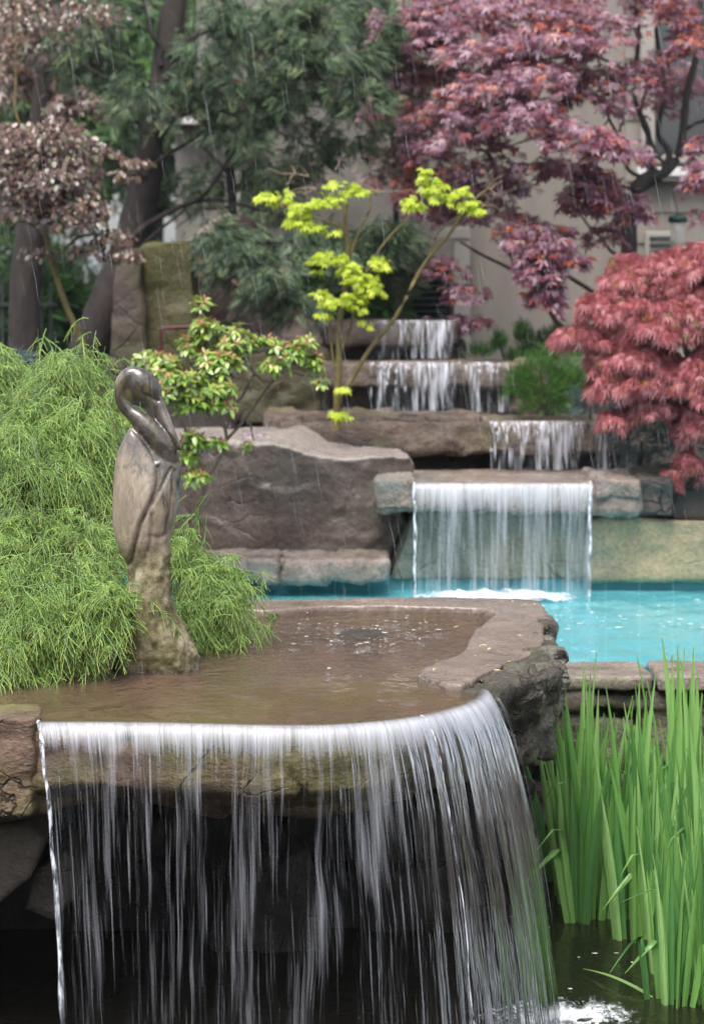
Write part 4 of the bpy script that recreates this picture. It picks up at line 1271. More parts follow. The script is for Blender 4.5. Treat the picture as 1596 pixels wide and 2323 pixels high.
th = np.linspace(0, 2 * math.pi, 160)
_rx, _cx = (459 - 257) / 2 * sc, W((459 + 257) / 2, 0, DS)[0]
_jit = 1 + .03 * vnoise(np.stack([np.cos(th) * 6, np.sin(th) * 6, th * 0], -1), 4)
_c0 = np.stack([_cx + _rx * 1.0 * _jit * np.sign(np.cos(th)) * np.abs(np.cos(th)) ** .86, DS + _rx * .73 * _jit * np.sign(np.sin(th)) * np.abs(np.sin(th)) ** .86, 0 * th + .004], -1)
_c1 = (_c0 - [_cx, DS, 0]) * [1.10, 1.12, 1] + [_cx, DS, 0]
_ia = np.arange(160)
_fm = npmesh('waterline_meniscus', np.concatenate([(_c0 - [_cx, DS, 0]) * [.9, .9, 1] + [_cx, DS, 0], _c0, _c1]), np.concatenate([np.stack([_ia[:-1] + o, _ia[1:] + o, _ia[1:] + 160 + o, _ia[:-1] + 160 + o], -1) for o in (0, 160)]), foam_mat('bright waterline meniscus', 34, .56), smooth=True, attrs={'rnd': np.concatenate([np.full(160, .6), np.full(160, .6), np.full(160, .1)])})
tag(_fm, 'thin white line painted for the bright meniscus round the foot of the crane', kind='stuff')  # white ring paints the bright gleam of the meniscus
crane = npmesh('crane_statue', V, F, statue_mat(), smooth=True, attrs={'stain': groove})
tag(recenter(crane), 'carved stone crane with its bill tucked to the breast, standing in the basin', 'statue')

# ------------------------------------------------------------------ plants
def blobs(lst, n, r, rmin=.55, low=-.5, back=.5):
    """points spread through a heap of ellipsoids given as (px, py, rx, ry, D, depth m[, weight])"""
    C = np.array([W(b[0], b[1], b[4]) for b in lst])
    Rd = np.array([(b[2] * b[4] / FPX, b[5], b[3] * b[4] / FPX) for b in lst])
    wt = np.array([(b[2] * b[3]) ** .9 * (b[6] if len(b) > 6 else 1) for b in lst], float)
    k = r.choice(len(lst), n, p=wt / wt.sum())
    d = norm(r.normal(size=(n * 1, 3)))
    bad = (d[:, 2] < low) | (d[:, 1] > back)
    for _ in range(8):
        m = bad.sum()
        if not m:
            break
        d[bad] = norm(r.normal(size=(m, 3)))
        bad = (d[:, 2] < low) | (d[:, 1] > back)
    rr = rmin + (1.04 - rmin) * r.random(n) ** .6
    rr = rr * (1 + .28 * vnoise(d * 2.6 + k[:, None] * 5.1, 4))
    return C[k] + Rd[k] * d * rr[:, None], norm(d / Rd[k]), k


def foliage(name, T, P, axis, nrm, size, mat, parent, r, wide=1.0, shift=0.0):
    V, F = inst(T[0], T[1], P, axis, nrm, size, wide)
    rn = np.clip(r.random(len(P)) + shift, 0, 1)
    return npmesh(name, V, F, mat, parent, attrs={'rnd': np.repeat(rn, len(T[0]))})


def Wp(D, *pts):
    return [W(p[0], p[1], p[2] if len(p) > 2 else D) for p in pts]


MAPLE = palmate(5, 3.6, .16, -.15)
LACE = palmate(7, 3.0, .055, -.3)
FROND = frond(7, .34, .12)
SPRAY = frond(10, .42, .085)
K = 1 / FPX

def blade_mat(name, stops, tip, rough, spec, trans):
    """leaf material with fine lengthwise veins"""
    m = leaf_mat(name, stops, tip, rough, spec, trans)
    nt = m.node_tree
    p = [q_ for q_ in nt.nodes if q_.type == 'BSDF_PRINCIPLED'][0]
    src = p.inputs['Base Color'].links[0].from_socket
    v = noise(nt, vscale(nt, objco(nt), (260, 260, 5)), 1.0, 3, .6)
    c = mixc(nt, 1.0, src, ramp(nt, v, [(.3, (.78, .80, .74)), (.5, (1, 1, 1)), (.7, (1.16, 1.14, 1.2))]), 'MULTIPLY')
    c = mixc(nt, mrange(nt, noise(nt, objco(nt), 9, 4, .7), .64, .70, 0, .7), c, (.34, .29, .10))
    for q_ in nt.nodes:
        if q_.type == 'BSDF_PRINCIPLED':
            nt.links.new(c, q_.inputs['Base Color'])
        elif q_.type == 'BSDF_TRANSLUCENT':
            nt.links.new(c, q_.inputs['Color'])
    return m


L_purple = leaf_mat('purple maple leaf', [(0, (.13, .03, .055)), (.35, (.21, .07, .115)), (.68, (.40, .25, .33)), (.88, (.36, .07, .07)), (.95, (.50, .11, .04)), (1, (.50, .36, .30))], rough=.3, spec=1.0, trans=.3)  # pale mauve stop holds the wet leaves' sky highlights in the colour
L_lace = leaf_mat('laceleaf maple leaf', [(0, (.34, .07, .085)), (.5, (.64, .21, .23)), (.85, (.78, .42, .44)), (.97, (.55, .16, .08)), (1, (.2, .22, .05))], rough=.34, spec=.7, trans=.35)
L_conif = leaf_mat('dark conifer spray', [(0, (.025, .05, .03)), (.4, (.08, .135, .075)), (.8, (.20, .29, .16)), (.94, (.30, .42, .19)), (1, (.26, .13, .08))], rough=.45, trans=.2)
L_bronze = leaf_mat('bronze weeping leaf', [(0, (.06, .03, .024)), (.45, (.14, .065, .05)), (.75, (.20, .105, .065)), (.92, (.12, .13, .05)), (1, (.33, .27, .23))], rough=.28, spec=.9, trans=.25)
L_far = leaf_mat('far green leaf', [(0, (.03, .07, .025)), (.5, (.07, .16, .045)), (.85, (.14, .28, .07)), (1, (.26, .40, .13))], rough=.5, trans=.4)
L_rhodo = leaf_mat('glossy shrub leaf', [(0, (.11, .19, .035)), (.5, (.25, .39, .06)), (.85, (.40, .55, .09)), (1, (.52, .66, .15))], tip=(.52, .16, .12), rough=.27, spec=.9, trans=.3)
L_lime = leaf_mat('lime maple leaf', [(0, (.42, .52, .035)), (.5, (.58, .70, .05)), (1, (.72, .80, .10))], rough=.4, trans=.45)
L_cyp = leaf_mat('thread cypress', [(0, (.065, .13, .028)), (.5, (.19, .33, .065)), (1, (.38, .55, .13))], tip=(.56, .60, .11), rough=.35, spec=.7, trans=.08)
L_iris = blade_mat('iris blade', [(0, (.10, .27, .08)), (.3, (.17, .40, .10)), (.6, (.28, .55, .14)), (1, (.44, .70, .26))], tip=(.30, .42, .10), rough=.32, spec=.6, trans=.4)
L_yew = leaf_mat('yew leaf', [(0, (.02, .07, .015)), (.5, (.05, .15, .025)), (1, (.14, .30, .05))], rough=.4, trans=.2)
L_blue = leaf_mat('blue spruce needle', [(0, (.07, .12, .11)), (.5, (.13, .20, .18)), (1, (.24, .31, .27))], rough=.5, trans=.1)

# --- far trees closing the view
for i, (bl, sd, lb, n, sz) in enumerate((
        ([(60, 120, 190, 260, 23, 1.0), (40, 480, 150, 220, 23, 1.0), (150, 320, 120, 180, 22.5, .8)], 201, 'dim green tree at the far left behind the bronze weeping tree', 2600, .17),
        ([(330, 60, 150, 190, 24, 1.0), (320, 300, 140, 200, 24, 1.0), (420, 150, 110, 150, 23.5, .8)], 202, 'bright fresh green tree seen past the leaning conifer trunk', 3000, .15),
        ([(640, 40, 220, 160, 25, 1.0), (840, 60, 180, 170, 25, 1.0), (760, 150, 180, 110, 24, .8)], 203, 'dim green tree behind the top of the conifer', 2600, .17))):
    r = np.random.default_rng(sd)
    c = W(bl[0][0], 760, bl[0][4])
    t = thing('background_tree', lb, 'tree', tuple(c), 'trees beyond the garden')
    P, nn, k = blobs(bl, n, r, .2, -.9, .6)
    foliage('crown', MAPLE, P, norm(nn * .6 + r.normal(size=P.shape) * .5 + (0, 0, -.5)), norm(nn * .5 + (0, -.3, .6) + r.normal(size=P.shape) * .4), r.uniform(.7, 1.3, n) * sz, L_far, t, r)
    branches('trunk', [(Wp(bl[0][4] + .3, (bl[0][0], 800), (bl[0][0] + 15, 500), (bl[0][0] + 5, 200), (bl[0][0] + 20, -60)), .16, .06)], M_bark, t, 10)

for i, (x0, x1, yt, D, sd, lb) in enumerate(((-120, 150, 600, 16.2, 261, 'dark evergreen hedge bush in the shade at the far left'), (120, 420, 590, 16.4, 262, 'dark evergreen hedge bush behind the leaning conifer'), (380, 760, 560, 15.6, 263, 'dark evergreen bush behind the standing stones'), (700, 900, 560, 14.9, 264, 'dark evergreen bush left of the louvred shutter'))):
    r = np.random.default_rng(sd)
    t = thing('evergreen_bush', lb, 'shrub', tuple(W((x0 + x1) / 2, 860, D)), 'dark evergreen bushes at the back')
    bl = [(x0 + (x1 - x0) * (q_ + .5) / 4, yt + 90 + 30 * ((q_ * 7 + i) % 3), (x1 - x0) * .17, 110, D, .4) for q_ in range(4)]
    P, nn, k = blobs(bl, 1500, r, .2, -.9, .6)
    foliage('foliage', SPRAY, P, norm(nn + r.normal(size=P.shape) * .4), norm(np.array([0, -.4, .7]) + r.normal(size=P.shape) * .3), r.uniform(.08, .16, 1500), L_yew, t, r, 1, -.35)
    branches('stem', [(Wp(D + .2, ((x0 + x1) / 2 + dx, 860), ((x0 + x1) / 2 + dx * 1.6, yt + 60)), .03, .012) for dx in (-30, 5, 40)], M_bark, t, 6, 10)

# --- unseen hedge added behind the camera to keep low sky light off the cave
t = thing('sky_blocker_hedge', 'tall dark hedge added out of view to block low sky light', 'hedge', (0, -3.5, -1.3))
r = np.random.default_rng(271)
V, N, F = solid([bx(-11, 11, -4.6, -3.4, -1.4, 3.0)], .16, 2)
npmesh('blocking_core', V + N * (.12 * fbm(V * 1.3, 3, 4))[:, None], F, M_bark, t)
n = 9000
P = np.stack([r.uniform(-11, 11, n), -3.4 + r.normal(0, .1, n), r.uniform(-1.3, 3.1, n)], -1)
foliage('foliage', SPRAY, P, norm(r.normal(size=P.shape) + (0, .6, .2)), norm(r.normal(size=P.shape) * .5 + (0, 1, .5)), r.uniform(.12, .24, n), L_yew, t, r)

# --- the leaning conifer, with its limbs
t = thing('leaning_conifer', 'big dark conifer with a leaning trunk and drooping green sprays', 'conifer', tuple(W(190, 850, 13.6)))
branches('trunk', [(Wp(13.6, (165, 880), (215, 760), (262, 640), (305, 520), (340, 360), (372, 200), (392, 60), (410, -120), (420, -300)), .125, .06)], M_bark, t, 14, 60, .012, 3)
limbs = [(((365, 150), (352, 90), (330, 10), (320, -60)), 7, 4), (((300, 540), (350, 500), (400, 470), (460, 445), (500, 395), (540, 330)), 9, 3), (((420, 462), (480, 455), (540, 462), (600, 480)), 5, 3),
         (((350, 300), (420, 250), (500, 215), (600, 190), (700, 180), (800, 200)), 10, 3), (((380, 120), (470, 70), (580, 50), (700, 60)), 9, 3), (((330, 400), (260, 350), (190, 330), (120, 300)), 8, 3),
         (((355, 260), (290, 200), (200, 150), (120, 130)), 7, 3), (((375, 180), (440, 130), (420, 60)), 5, 2), (((340, 380), (420, 330), (470, 300), (520, 290)), 6, 2), (((262, 640), (300, 600), (340, 540), (420, 470)), 6, 3)]
branches('limbs', [(Wp(13.5, *p), a * 13.5 * K, b_ * 13.5 * K) for p, a, b_ in limbs], M_bark, t, 6, 24, .02, 5)
bl = [(520, 60, 110, 80, 13.0, .5), (640, 90, 130, 90, 12.9, .5), (760, 100, 120, 90, 12.8, .5), (820, 210, 65, 55, 12.7, .3), (830, 30, 70, 60, 12.9, .3), (740, 20, 90, 50, 12.9, .3), (860, 120, 40, 60, 12.8, .25), (700, 210, 120, 60, 12.8, .4), (580, 200, 110, 50, 13.0, .4), (460, 180, 70, 50, 13.1, .3),
      (640, 290, 80, 35, 12.9, .3, .7), (780, 290, 80, 30, 13.0, .3, .6), (470, 250, 60, 40, 13.2, .3), (420, 300, 60, 35, 13.2, .3), (330, 240, 90, 60, 13.3, .4, .7), (220, 180, 120, 80, 13.8, .5, .6), (230, 60, 150, 80, 13.8, .5, .7), (330, 470, 50, 60, 13.9, .3, .5),
      (300, 350, 60, 50, 13.9, .3, .6), (520, 560, 85, 50, 12.4, .25, .8), (560, 610, 80, 40, 12.3, .2, .8), (480, 520, 50, 35, 12.5, .2, .6), (640, 640, 70, 60, 12.2, .2, .7), (700, 600, 80, 60, 12.4, .25, .7), (680, 690, 60, 30, 12.2, .2, .6),
      (900, 540, 90, 50, 12.9, .25, .8), (830, 560, 60, 40, 12.9, .25, .8), (860, 600, 80, 60, 13.3, .3, .7), (620, 400, 70, 60, 13.6, .3, .25), (420, 420, 50, 60, 13.8, .3, .35), (720, 350, 90, 60, 13.4, .3, .4)]
r = np.random.default_rng(211)
n = 19000
bl = [(b[0], b[1], b[2] * 1.1, b[3] * 1.05, *b[4:]) for b in bl]
P, nn, k = blobs(bl, n, r, .10, -.8, .6)
P = P + .05 * np.stack([fbm(P * 4.5, 3, 60 + q_) for q_ in range(3)], -1) * np.array([2.2, 2, 2.6])
hole = fbm(P * np.array([3.2, 2, 4.2]), 3, 66) > .18
P, nn = P[~hole], nn[~hole]
n = len(P)
ax = norm(nn * np.array([.9, .6, .2]) + r.normal(size=P.shape) * .35 + np.array([.15, -.2, -.55]))
foliage('sprays', SPRAY, P, ax, norm(np.array([0, -.35, .8]) + r.normal(size=P.shape) * .3), r.uniform(.035, .09, n), L_conif, t, r)

t = thing('slim_conifer', 'slim upright conifer trunk before the pale neighbour wall', 'conifer', tuple(W(527, 560, 14.5)))
branches('trunk', [(Wp(14.5, (527, 700), (526, 480), (521, 340), (516, 180), (512, -40), (510, -220)), .034, .014)], M_bark, t, 10, 30, .01, 9)
branches('limbs', [(Wp(14.5, *p), .012, .004) for p in (((522, 400), (490, 360), (450, 330)), ((524, 440), (570, 400), (600, 350)), ((520, 330), (560, 290), (600, 270)), ((526, 470), (480, 470), (440, 480), (400, 520)), ((518, 270), (480, 240), (450, 215)))], M_bark, t, 5, 14, .01, 4)
r = np.random.default_rng(213)
P, nn, k = blobs([(560, 330, 50, 40, 14.4, .25), (500, 290, 50, 40, 14.5, .25), (590, 410, 60, 50, 14.6, .25), (470, 420, 40, 60, 14.6, .25), (540, 120, 60, 80, 14.5, .3), (610, 480, 60, 40, 14.3, .2)], 1000, r, .1, -.8, .7)
foliage('sprays', SPRAY, P, norm(nn * .8 + (0, 0, -.6) + r.normal(size=P.shape) * .4), norm(np.array([0, -.3, .8]) + r.normal(size=P.shape) * .3), r.uniform(.06, .12, len(P)), L_conif, t, r)

t = thing('old_tree', 'thick dark trunk at the left edge in front of the iron railing', 'tree', tuple(W(60, 850, 13.9)))
branches('trunk', [(Wp(13.9, (55, 890), (58, 720), (66, 560), (84, 420), (100, 240), (110, 0), (112, -200)), .105, .06)], M_bark, t, 14, 40, .01, 13)
branches('limbs', [(Wp(13.9, *p), .03, .008) for p in (((84, 430), (130, 390), (180, 380)), ((70, 540), (30, 500), (0, 440)), ((98, 260), (60, 200), (20, 150)))], M_bark, t, 6, 14, .01, 4)
r = np.random.default_rng(214)
P, nn, k = blobs([(90, 60, 160, 100, 14.2, .4), (60, 180, 120, 90, 14.2, .4), (160, 120, 100, 90, 14.0, .4), (190, 240, 90, 40, 13.6, .3)], 2000, r, .1, -.8, .7)
foliage('crown', MAPLE, P, norm(nn * .5 + (0, -.1, -.9) + r.normal(size=P.shape) * .4), norm(np.array([0, -.6, .5]) + nn * .4 + r.normal(size=P.shape) * .3), r.uniform(.035, .075, len(P)), L_bronze, t, r)

# --- bronze weeping tree, left
t = thing('weeping_tree', 'small weeping tree with bronze leaves and a yellow green stem', 'tree', tuple(W(200, 880, 11.6)))
branches('trunk', [(Wp(11.6, (232, 950), (205, 850), (185, 770), (150, 690), (120, 590), (100, 500), (82, 430), (75, 330)), .019, .012)], M_barky, t, 10, 40, .006, 15)
branches('limbs', [(Wp(11.6, *p), .010, .003) for p in (((82, 430), (50, 330), (0, 310)), ((80, 400), (130, 320), (190, 330), (230, 390)), ((95, 480), (170, 420), (240, 400), (300, 380), (345, 375)), ((120, 590), (190, 530), (260, 550), (300, 580)), ((76, 340), (35, 240), (40, 100), (30, -60)), ((110, 540), (50, 500), (0, 540)))], M_barky, t, 6, 18, .01, 4)
bl = [(60, 330, 90, 55, 11.5, .35), (130, 320, 80, 50, 11.5, .35), (30, 390, 70, 70, 11.5, .3), (110, 410, 90, 60, 11.4, .3), (175, 400, 50, 60, 11.5, .3, .8), (150, 490, 70, 50, 11.4, .25, .7), (200, 480, 40, 60, 11.4, .2, .6), (60, 470, 60, 50, 11.4, .25, .4),
      (240, 350, 40, 25, 11.5, .2, .4), (310, 370, 38, 12, 11.5, .12, .5), (285, 400, 25, 18, 11.5, .1, .5), (260, 540, 45, 25, 11.5, .15, .6), (285, 580, 35, 22, 11.5, .15, .6), (200, 570, 40, 30, 11.5, .15, .4), (90, 575, 50, 20, 11.5, .15, .4), (30, 60, 120, 80, 12.2, .3, .35), (200, 40, 80, 50, 12.2, .3, .3)]
r = np.random.default_rng(215)
n = 5200
P, nn, k = blobs(bl, n, r, .3, -.6, .6)
foliage('leaves', LEAF, P, norm(nn * np.array([.7, .5, .1]) + (0, -.1, -.8) + r.normal(size=P.shape) * .35), norm(np.array([0, -.7, .5]) + nn * .4 + r.normal(size=P.shape) * .3), r.uniform(.022, .045, n), L_bronze, t, r, 1.8)

# --- thin bronze tree filling the gap between the conifer and the red maple
t = thing('bronze_tree', 'thin bronze leaved tree between the conifer and the red maple', 'tree', tuple(W(900, 850, 14.3)))
branches('trunk', [(Wp(14.3, (905, 860), (900, 600), (890, 350), (880, 120), (890, -80)), .022, .010), (Wp(14.3, (890, 350), (930, 280), (980, 240)), .010, .004), (Wp(14.3, (885, 220), (850, 150), (820, 110)), .010, .004)], M_bark, t, 8, 24, .012, 19)
r = np.random.default_rng(219)
for nm_, bl, mt_, tp_, sz in (('bronze_leaves', [(900, 260, 80, 60, 14.2, .3), (960, 300, 70, 50, 14.2, .3), (900, 380, 70, 50, 14.2, .3), (940, 180, 60, 50, 14.2, .3)], L_bronze, MAPLE, (.03, .06)), ('green_leaves', [(860, 40, 70, 70, 14.3, .3), (870, 140, 60, 70, 14.3, .3), (930, 20, 60, 50, 14.3, .3), (840, 230, 50, 50, 14.3, .3), (800, 60, 60, 60, 14.4, .3)], L_conif, SPRAY, (.06, .11))):
    P, nn, k = blobs(bl, 1500, r, .1, -.8, .6)
    foliage(nm_, tp_, P, norm(nn * .6 + (0, -.1, -.6) + r.normal(size=P.shape) * .4), norm(np.array([0, -.5, .7]) + nn * .3 + r.normal(size=P.shape) * .3), r.uniform(*sz, len(P)), mt_, t, r)

# --- red maple behind
t = thing('red_maple', 'large purple red Japanese maple with dark twisted limbs before the house', 'maple tree', tuple(W(1400, 800, 13.0)))
branches('trunk', [(Wp(13.1, (1385, 830), (1400, 700), (1420, 620), (1424, 560), (1428, 500), (1442, 440), (1484, 405), (1500, 395)), .052, .044)], M_bark2, t, 12, 50, .014, 21)
ml = [((1490, 400), (1530, 370), (1545, 320), (1555, 220), (1580, 90), (1590, -60), 20, 10), ((1480, 405), (1462, 350), (1468, 300), (1440, 220), (1445, 80), (1425, -80), 15, 6), ((1500, 398), (1515, 350), (1490, 300), (1510, 200), (1490, 50), (1500, -80), 14, 6),
      ((1470, 410), (1425, 380), (1400, 300), (1370, 250), (1330, 200), 9, 3), ((1545, 300), (1580, 280), (1620, 260), 9, 5), ((1420, 600), (1380, 560), (1340, 520), (1300, 470), 8, 3), ((1395, 720), (1350, 668), (1290, 628), (1235, 605), (1180, 560), (1150, 520), 11, 3),
      ((1385, 830), (1300, 765), (1262, 735), (1235, 690), (1195, 645), (1140, 605), (1080, 570), (1040, 545), 13, 4), ((1195, 645), (1165, 590), (1120, 540), 6, 3), ((1440, 440), (1408, 420), (1370, 440), (1320, 450), 7, 3), ((1400, 320), (1345, 300), (1250, 300), (1150, 330), (1050, 370), 7, 2), ((1445, 180), (1350, 130), (1230, 140), (1120, 160), 7, 2),
      ((1430, 60), (1320, 40), (1180, 50), (1050, 70), 7, 2), ((1240, 690), (1250, 640), (1240, 590), 6, 2), ((1405, 300), (1415, 250), (1405, 190), 5, 3), ((1380, 270), (1350, 300), (1300, 330), 4, 2), ((1500, 395), (1470, 360), (1500, 350), 8, 6), ((1510, 380), (1480, 330), (1455, 260), (1500, 120), 8, 4)]
branches('limbs', [(Wp(13.1, *p[:-2]), p[-2] * 13 * K * .62, p[-1] * 13 * K * .62) for p in ml], M_bark2, t, 7, 30, .018, 22)
pads = [(960, 100, 85, 45, 13.4, .4), (1060, 70, 100, 50, 13.1, .4), (1180, 30, 130, 50, 13.2, .4), (1320, 50, 130, 60, 13.0, .5), (1470, 40, 120, 70, 12.9, .5), (1570, 110, 60, 60, 12.7, .3), (1110, 130, 110, 40, 12.8, .4), (1240, 110, 120, 45, 12.7, .4), (1380, 130, 100, 50, 12.7, .4, .8), (1440, 190, 70, 50, 12.9, .3, .6), (1540, 210, 60, 60, 13.4, .3, .5),
        (940, 180, 70, 40, 13.6, .3, .5), (1110, 215, 90, 40, 12.6, .4), (1230, 200, 110, 45, 12.5, .4), (1330, 240, 80, 40, 12.7, .3, .8), (1000, 280, 100, 40, 13.2, .3, .6), (1090, 270, 80, 35, 12.7, .35), (1200, 280, 100, 45, 12.4, .4), (1300, 330, 110, 42, 12.3, .4), (1390, 350, 70, 35, 12.3, .3), (1440, 365, 35, 25, 12.4, .2),
        (1060, 350, 110, 45, 12.7, .35), (1160, 370, 90, 35, 12.5, .3), (960, 370, 80, 40, 13.2, .3, .6), (890, 410, 60, 35, 13.3, .3, .6), (1090, 400, 80, 30, 12.9, .3, .7), (900, 330, 70, 40, 13.6, .3, .35), (1350, 430, 55, 40, 12.5, .3), (1400, 465, 60, 35, 12.4, .25), (1320, 470, 50, 40, 12.6, .25, .8), (1410, 420, 60, 25, 12.6, .25, .7), (1440, 495, 40, 20, 12.4, .15, .8),
        (1230, 555, 75, 40, 12.4, .3), (1270, 595, 60, 30, 12.4, .25), (1220, 620, 50, 50, 12.3, .25), (1235, 690, 42, 55, 12.3, .2), (1180, 530, 50, 40, 12.7, .2, .6), (1370, 540, 45, 30, 12.6, .2, .7), (1110, 480, 60, 40, 13.0, .2, .5), (1050, 490, 60, 40, 13.2, .2, .5), (980, 480, 70, 50, 13.3, .2, .5), (1050, 670, 55, 25, 12.9, .15, .4), (1010, 740, 45, 30, 12.9, .15, .4), (1075, 735, 40, 18, 12.9, .1, .5), (1000, 620, 60, 30, 12.9, .15, .3), (990, 790, 40, 30, 12.9, .1, .2),
        (1580, 420, 30, 45, 12.5, .2), (1590, 350, 30, 40, 12.6, .2, .6), (1590, 500, 25, 25, 12.5, .15, .5)]
r = np.random.default_rng(221)
pads += [(885, 60, 40, 40, 13.5, .3, 1.0), (880, 120, 50, 40, 13.6, .3, .9), (870, 250, 50, 40, 13.7, .3, .5), (930, 100, 60, 40, 13.3, .3, 1.0), (1000, 20, 80, 40, 13.3, .3)]
pads = [(a, b_, c * 1.08, d * 1.22, *e) for a, b_, c, d, *e in pads] + [(900, 250, 60, 40, 13.6, .3, .5), (1010, 180, 80, 40, 13.4, .3, .7), (930, 30, 60, 40, 13.6, .3, .7), (1180, 160, 90, 40, 12.9, .3), (1350, 190, 70, 40, 12.8, .3), (1480, 250, 70, 50, 13.5, .3, .4), (960, 430, 70, 50, 13.3, .25, .8), (900, 380, 60, 40, 13.4, .25, .6), (1040, 230, 60, 40, 12.8, .3), (1130, 430, 90, 30, 12.8, .2, .5), (1290, 390, 70, 30, 12.5, .25, .8)]
n = 18500
P, nn, k = blobs(pads, n, r, .3, -.5, .6)
hole = fbm(P * np.array([4.0, 2, 5.5]), 3, 67) > .42
P, nn = P[~hole], nn[~hole]
n = len(P)
V, F = inst(MAPLE[0], MAPLE[1], P, norm(nn * np.array([1, .8, .2]) + (0, -.25, -.45) + r.normal(size=P.shape) * .3), norm(np.array([0, -.45, .8]) + nn * .35 + r.normal(size=P.shape) * .28), r.uniform(.028, .066, n))
rn = r.random(n)
X_, Y_ = 798 + P[:, 0] * FPX / P[:, 1], HZ + (CH - P[:, 2]) * FPX / P[:, 1]
# young orange red growth on a few branches
hot = ((X_ > 1490) & (Y_ < 170) & (r.random(n) < .28)) | ((np.hypot(X_ - 895, (Y_ - 405) * 1.3) < 60) & (r.random(n) < .6)) | ((np.hypot(X_ - 1250, Y_ - 20) < 50) & (r.random(n) < .2)) | ((np.hypot(X_ - 960, Y_ - 220) < 60) & (r.random(n) < .2))
rn = np.where(hot, r.uniform(.89, .97, n), rn)
npmesh('leaves', V, F, L_purple, t, attrs={'rnd': np.repeat(rn, len(MAPLE[0]))})

# --- laceleaf maple, right
t = thing('laceleaf_maple', 'low mounded laceleaf maple with cascading pink red foliage beside the ledges', 'maple tree', tuple(W(1620, 1060, 11.1)))
branches('trunk', [(Wp(11.2, (1640, 1120), (1600, 950), (1570, 820), (1520, 720), (1450, 680), (1360, 720)), .03, .008), (Wp(11.1, (1590, 900), (1500, 850), (1430, 820), (1400, 900)), .014, .004), (Wp(11.1, (1570, 820), (1590, 700), (1560, 620)), .016, .005)], M_bark2, t, 8, 24, .012, 23)
lb = [(1480, 645, 110, 60, 11.0, .35), (1580, 610, 90, 55, 11.0, .4), (1400, 705, 100, 45, 10.9, .3), (1320, 770, 75, 26, 10.8, .25), (1500, 745, 120, 65, 10.75, .35), (1590, 740, 70, 80, 10.7, .3), (1430, 810, 90, 50, 10.75, .3), (1395, 880, 55, 55, 10.7, .25), (1500, 870, 90, 60, 10.7, .3), (1590, 870, 60, 80, 10.6, .3), (1480, 930, 60, 40, 10.65, .2), (1392, 955, 32, 36, 10.65, .15), (1580, 970, 40, 60, 10.6, .2), (1560, 1050, 25, 40, 10.6, .12, .7), (1590, 1070, 18, 40, 10.6, .1, .7), (1520, 1085, 16, 26, 10.6, .08, .7), (1700, 760, 120, 150, 10.9, .4)]
r = np.random.default_rng(222)
n = 15000
P, nn, k = blobs(lb, n, r, .45, -.35, .6)
P = P + .03 * np.stack([fbm(P * 7, 2, 80 + q_) for q_ in range(3)], -1)
foliage('leaves', LACE, P, norm(nn * np.array([.7, .6, .1]) + (0, -.15, -.75) + r.normal(size=P.shape) * .25), norm(np.array([0, -.6, .6]) + nn * .4 + r.normal(size=P.shape) * .25), r.uniform(.03, .07, n), L_lace, t, r)

# --- yew, spruce
t = thing('yew_bush', 'bright green yew bush beside the broken third fall', 'shrub', tuple(W(1240, 950, 11.7)))
r = np.random.default_rng(231)
P, nn, k = blobs([(1230, 870, 65, 60, 11.6, .22), (1180, 880, 35, 45, 11.6, .15), (1290, 880, 50, 50, 11.6, .2), (1240, 920, 60, 25, 11.5, .15), (1270, 810, 50, 30, 11.8, .2)], 2600, r, .3, -.5, .6)
foliage('foliage', FROND, P, norm(nn + (0, -.1, .35) + r.normal(size=P.shape) * .3), norm(np.array([0, -.6, .6]) + r.normal(size=P.shape) * .3), r.uniform(.022, .045, len(P)), L_yew, t, r, .8, .2)
branches('stem', [(Wp(11.75, (1240, 960), (1235, 900), (1225, 850)), .012, .005)], M_bark, t, 6, 10)
t = thing('upright_yew', 'dark green upright yew shoots against the beige wall', 'shrub', tuple(W(1190, 900, 12.3)))
r = np.random.default_rng(232)
P, nn, k = blobs([(1182, 765, 12, 30, 12.3, .06, 2), (1130, 785, 12, 25, 12.3, .06, 2), (1215, 790, 25, 30, 12.4, .1), (1260, 770, 30, 25, 12.4, .1), (1090, 805, 30, 14, 12.3, .1), (1200, 820, 60, 30, 12.3, .12), (1300, 790, 40, 40, 12.4, .15)], 1300, r, .1, -.6, .6)
foliage('foliage', FROND, P, norm(nn * .5 + (0, -.1, .9) + r.normal(size=P.shape) * .3), norm(np.array([0, -.8, .3]) + r.normal(size=P.shape) * .3), r.uniform(.03, .06, len(P)), L_yew, t, r, .7, -.25)
branches('stem', [(Wp(12.35, (1190, 900), (1186, 820), (1182, 760)), .01, .004), (Wp(12.35, (1190, 900), (1150, 830), (1130, 780)), .008, .004)], M_bark, t, 6, 10)
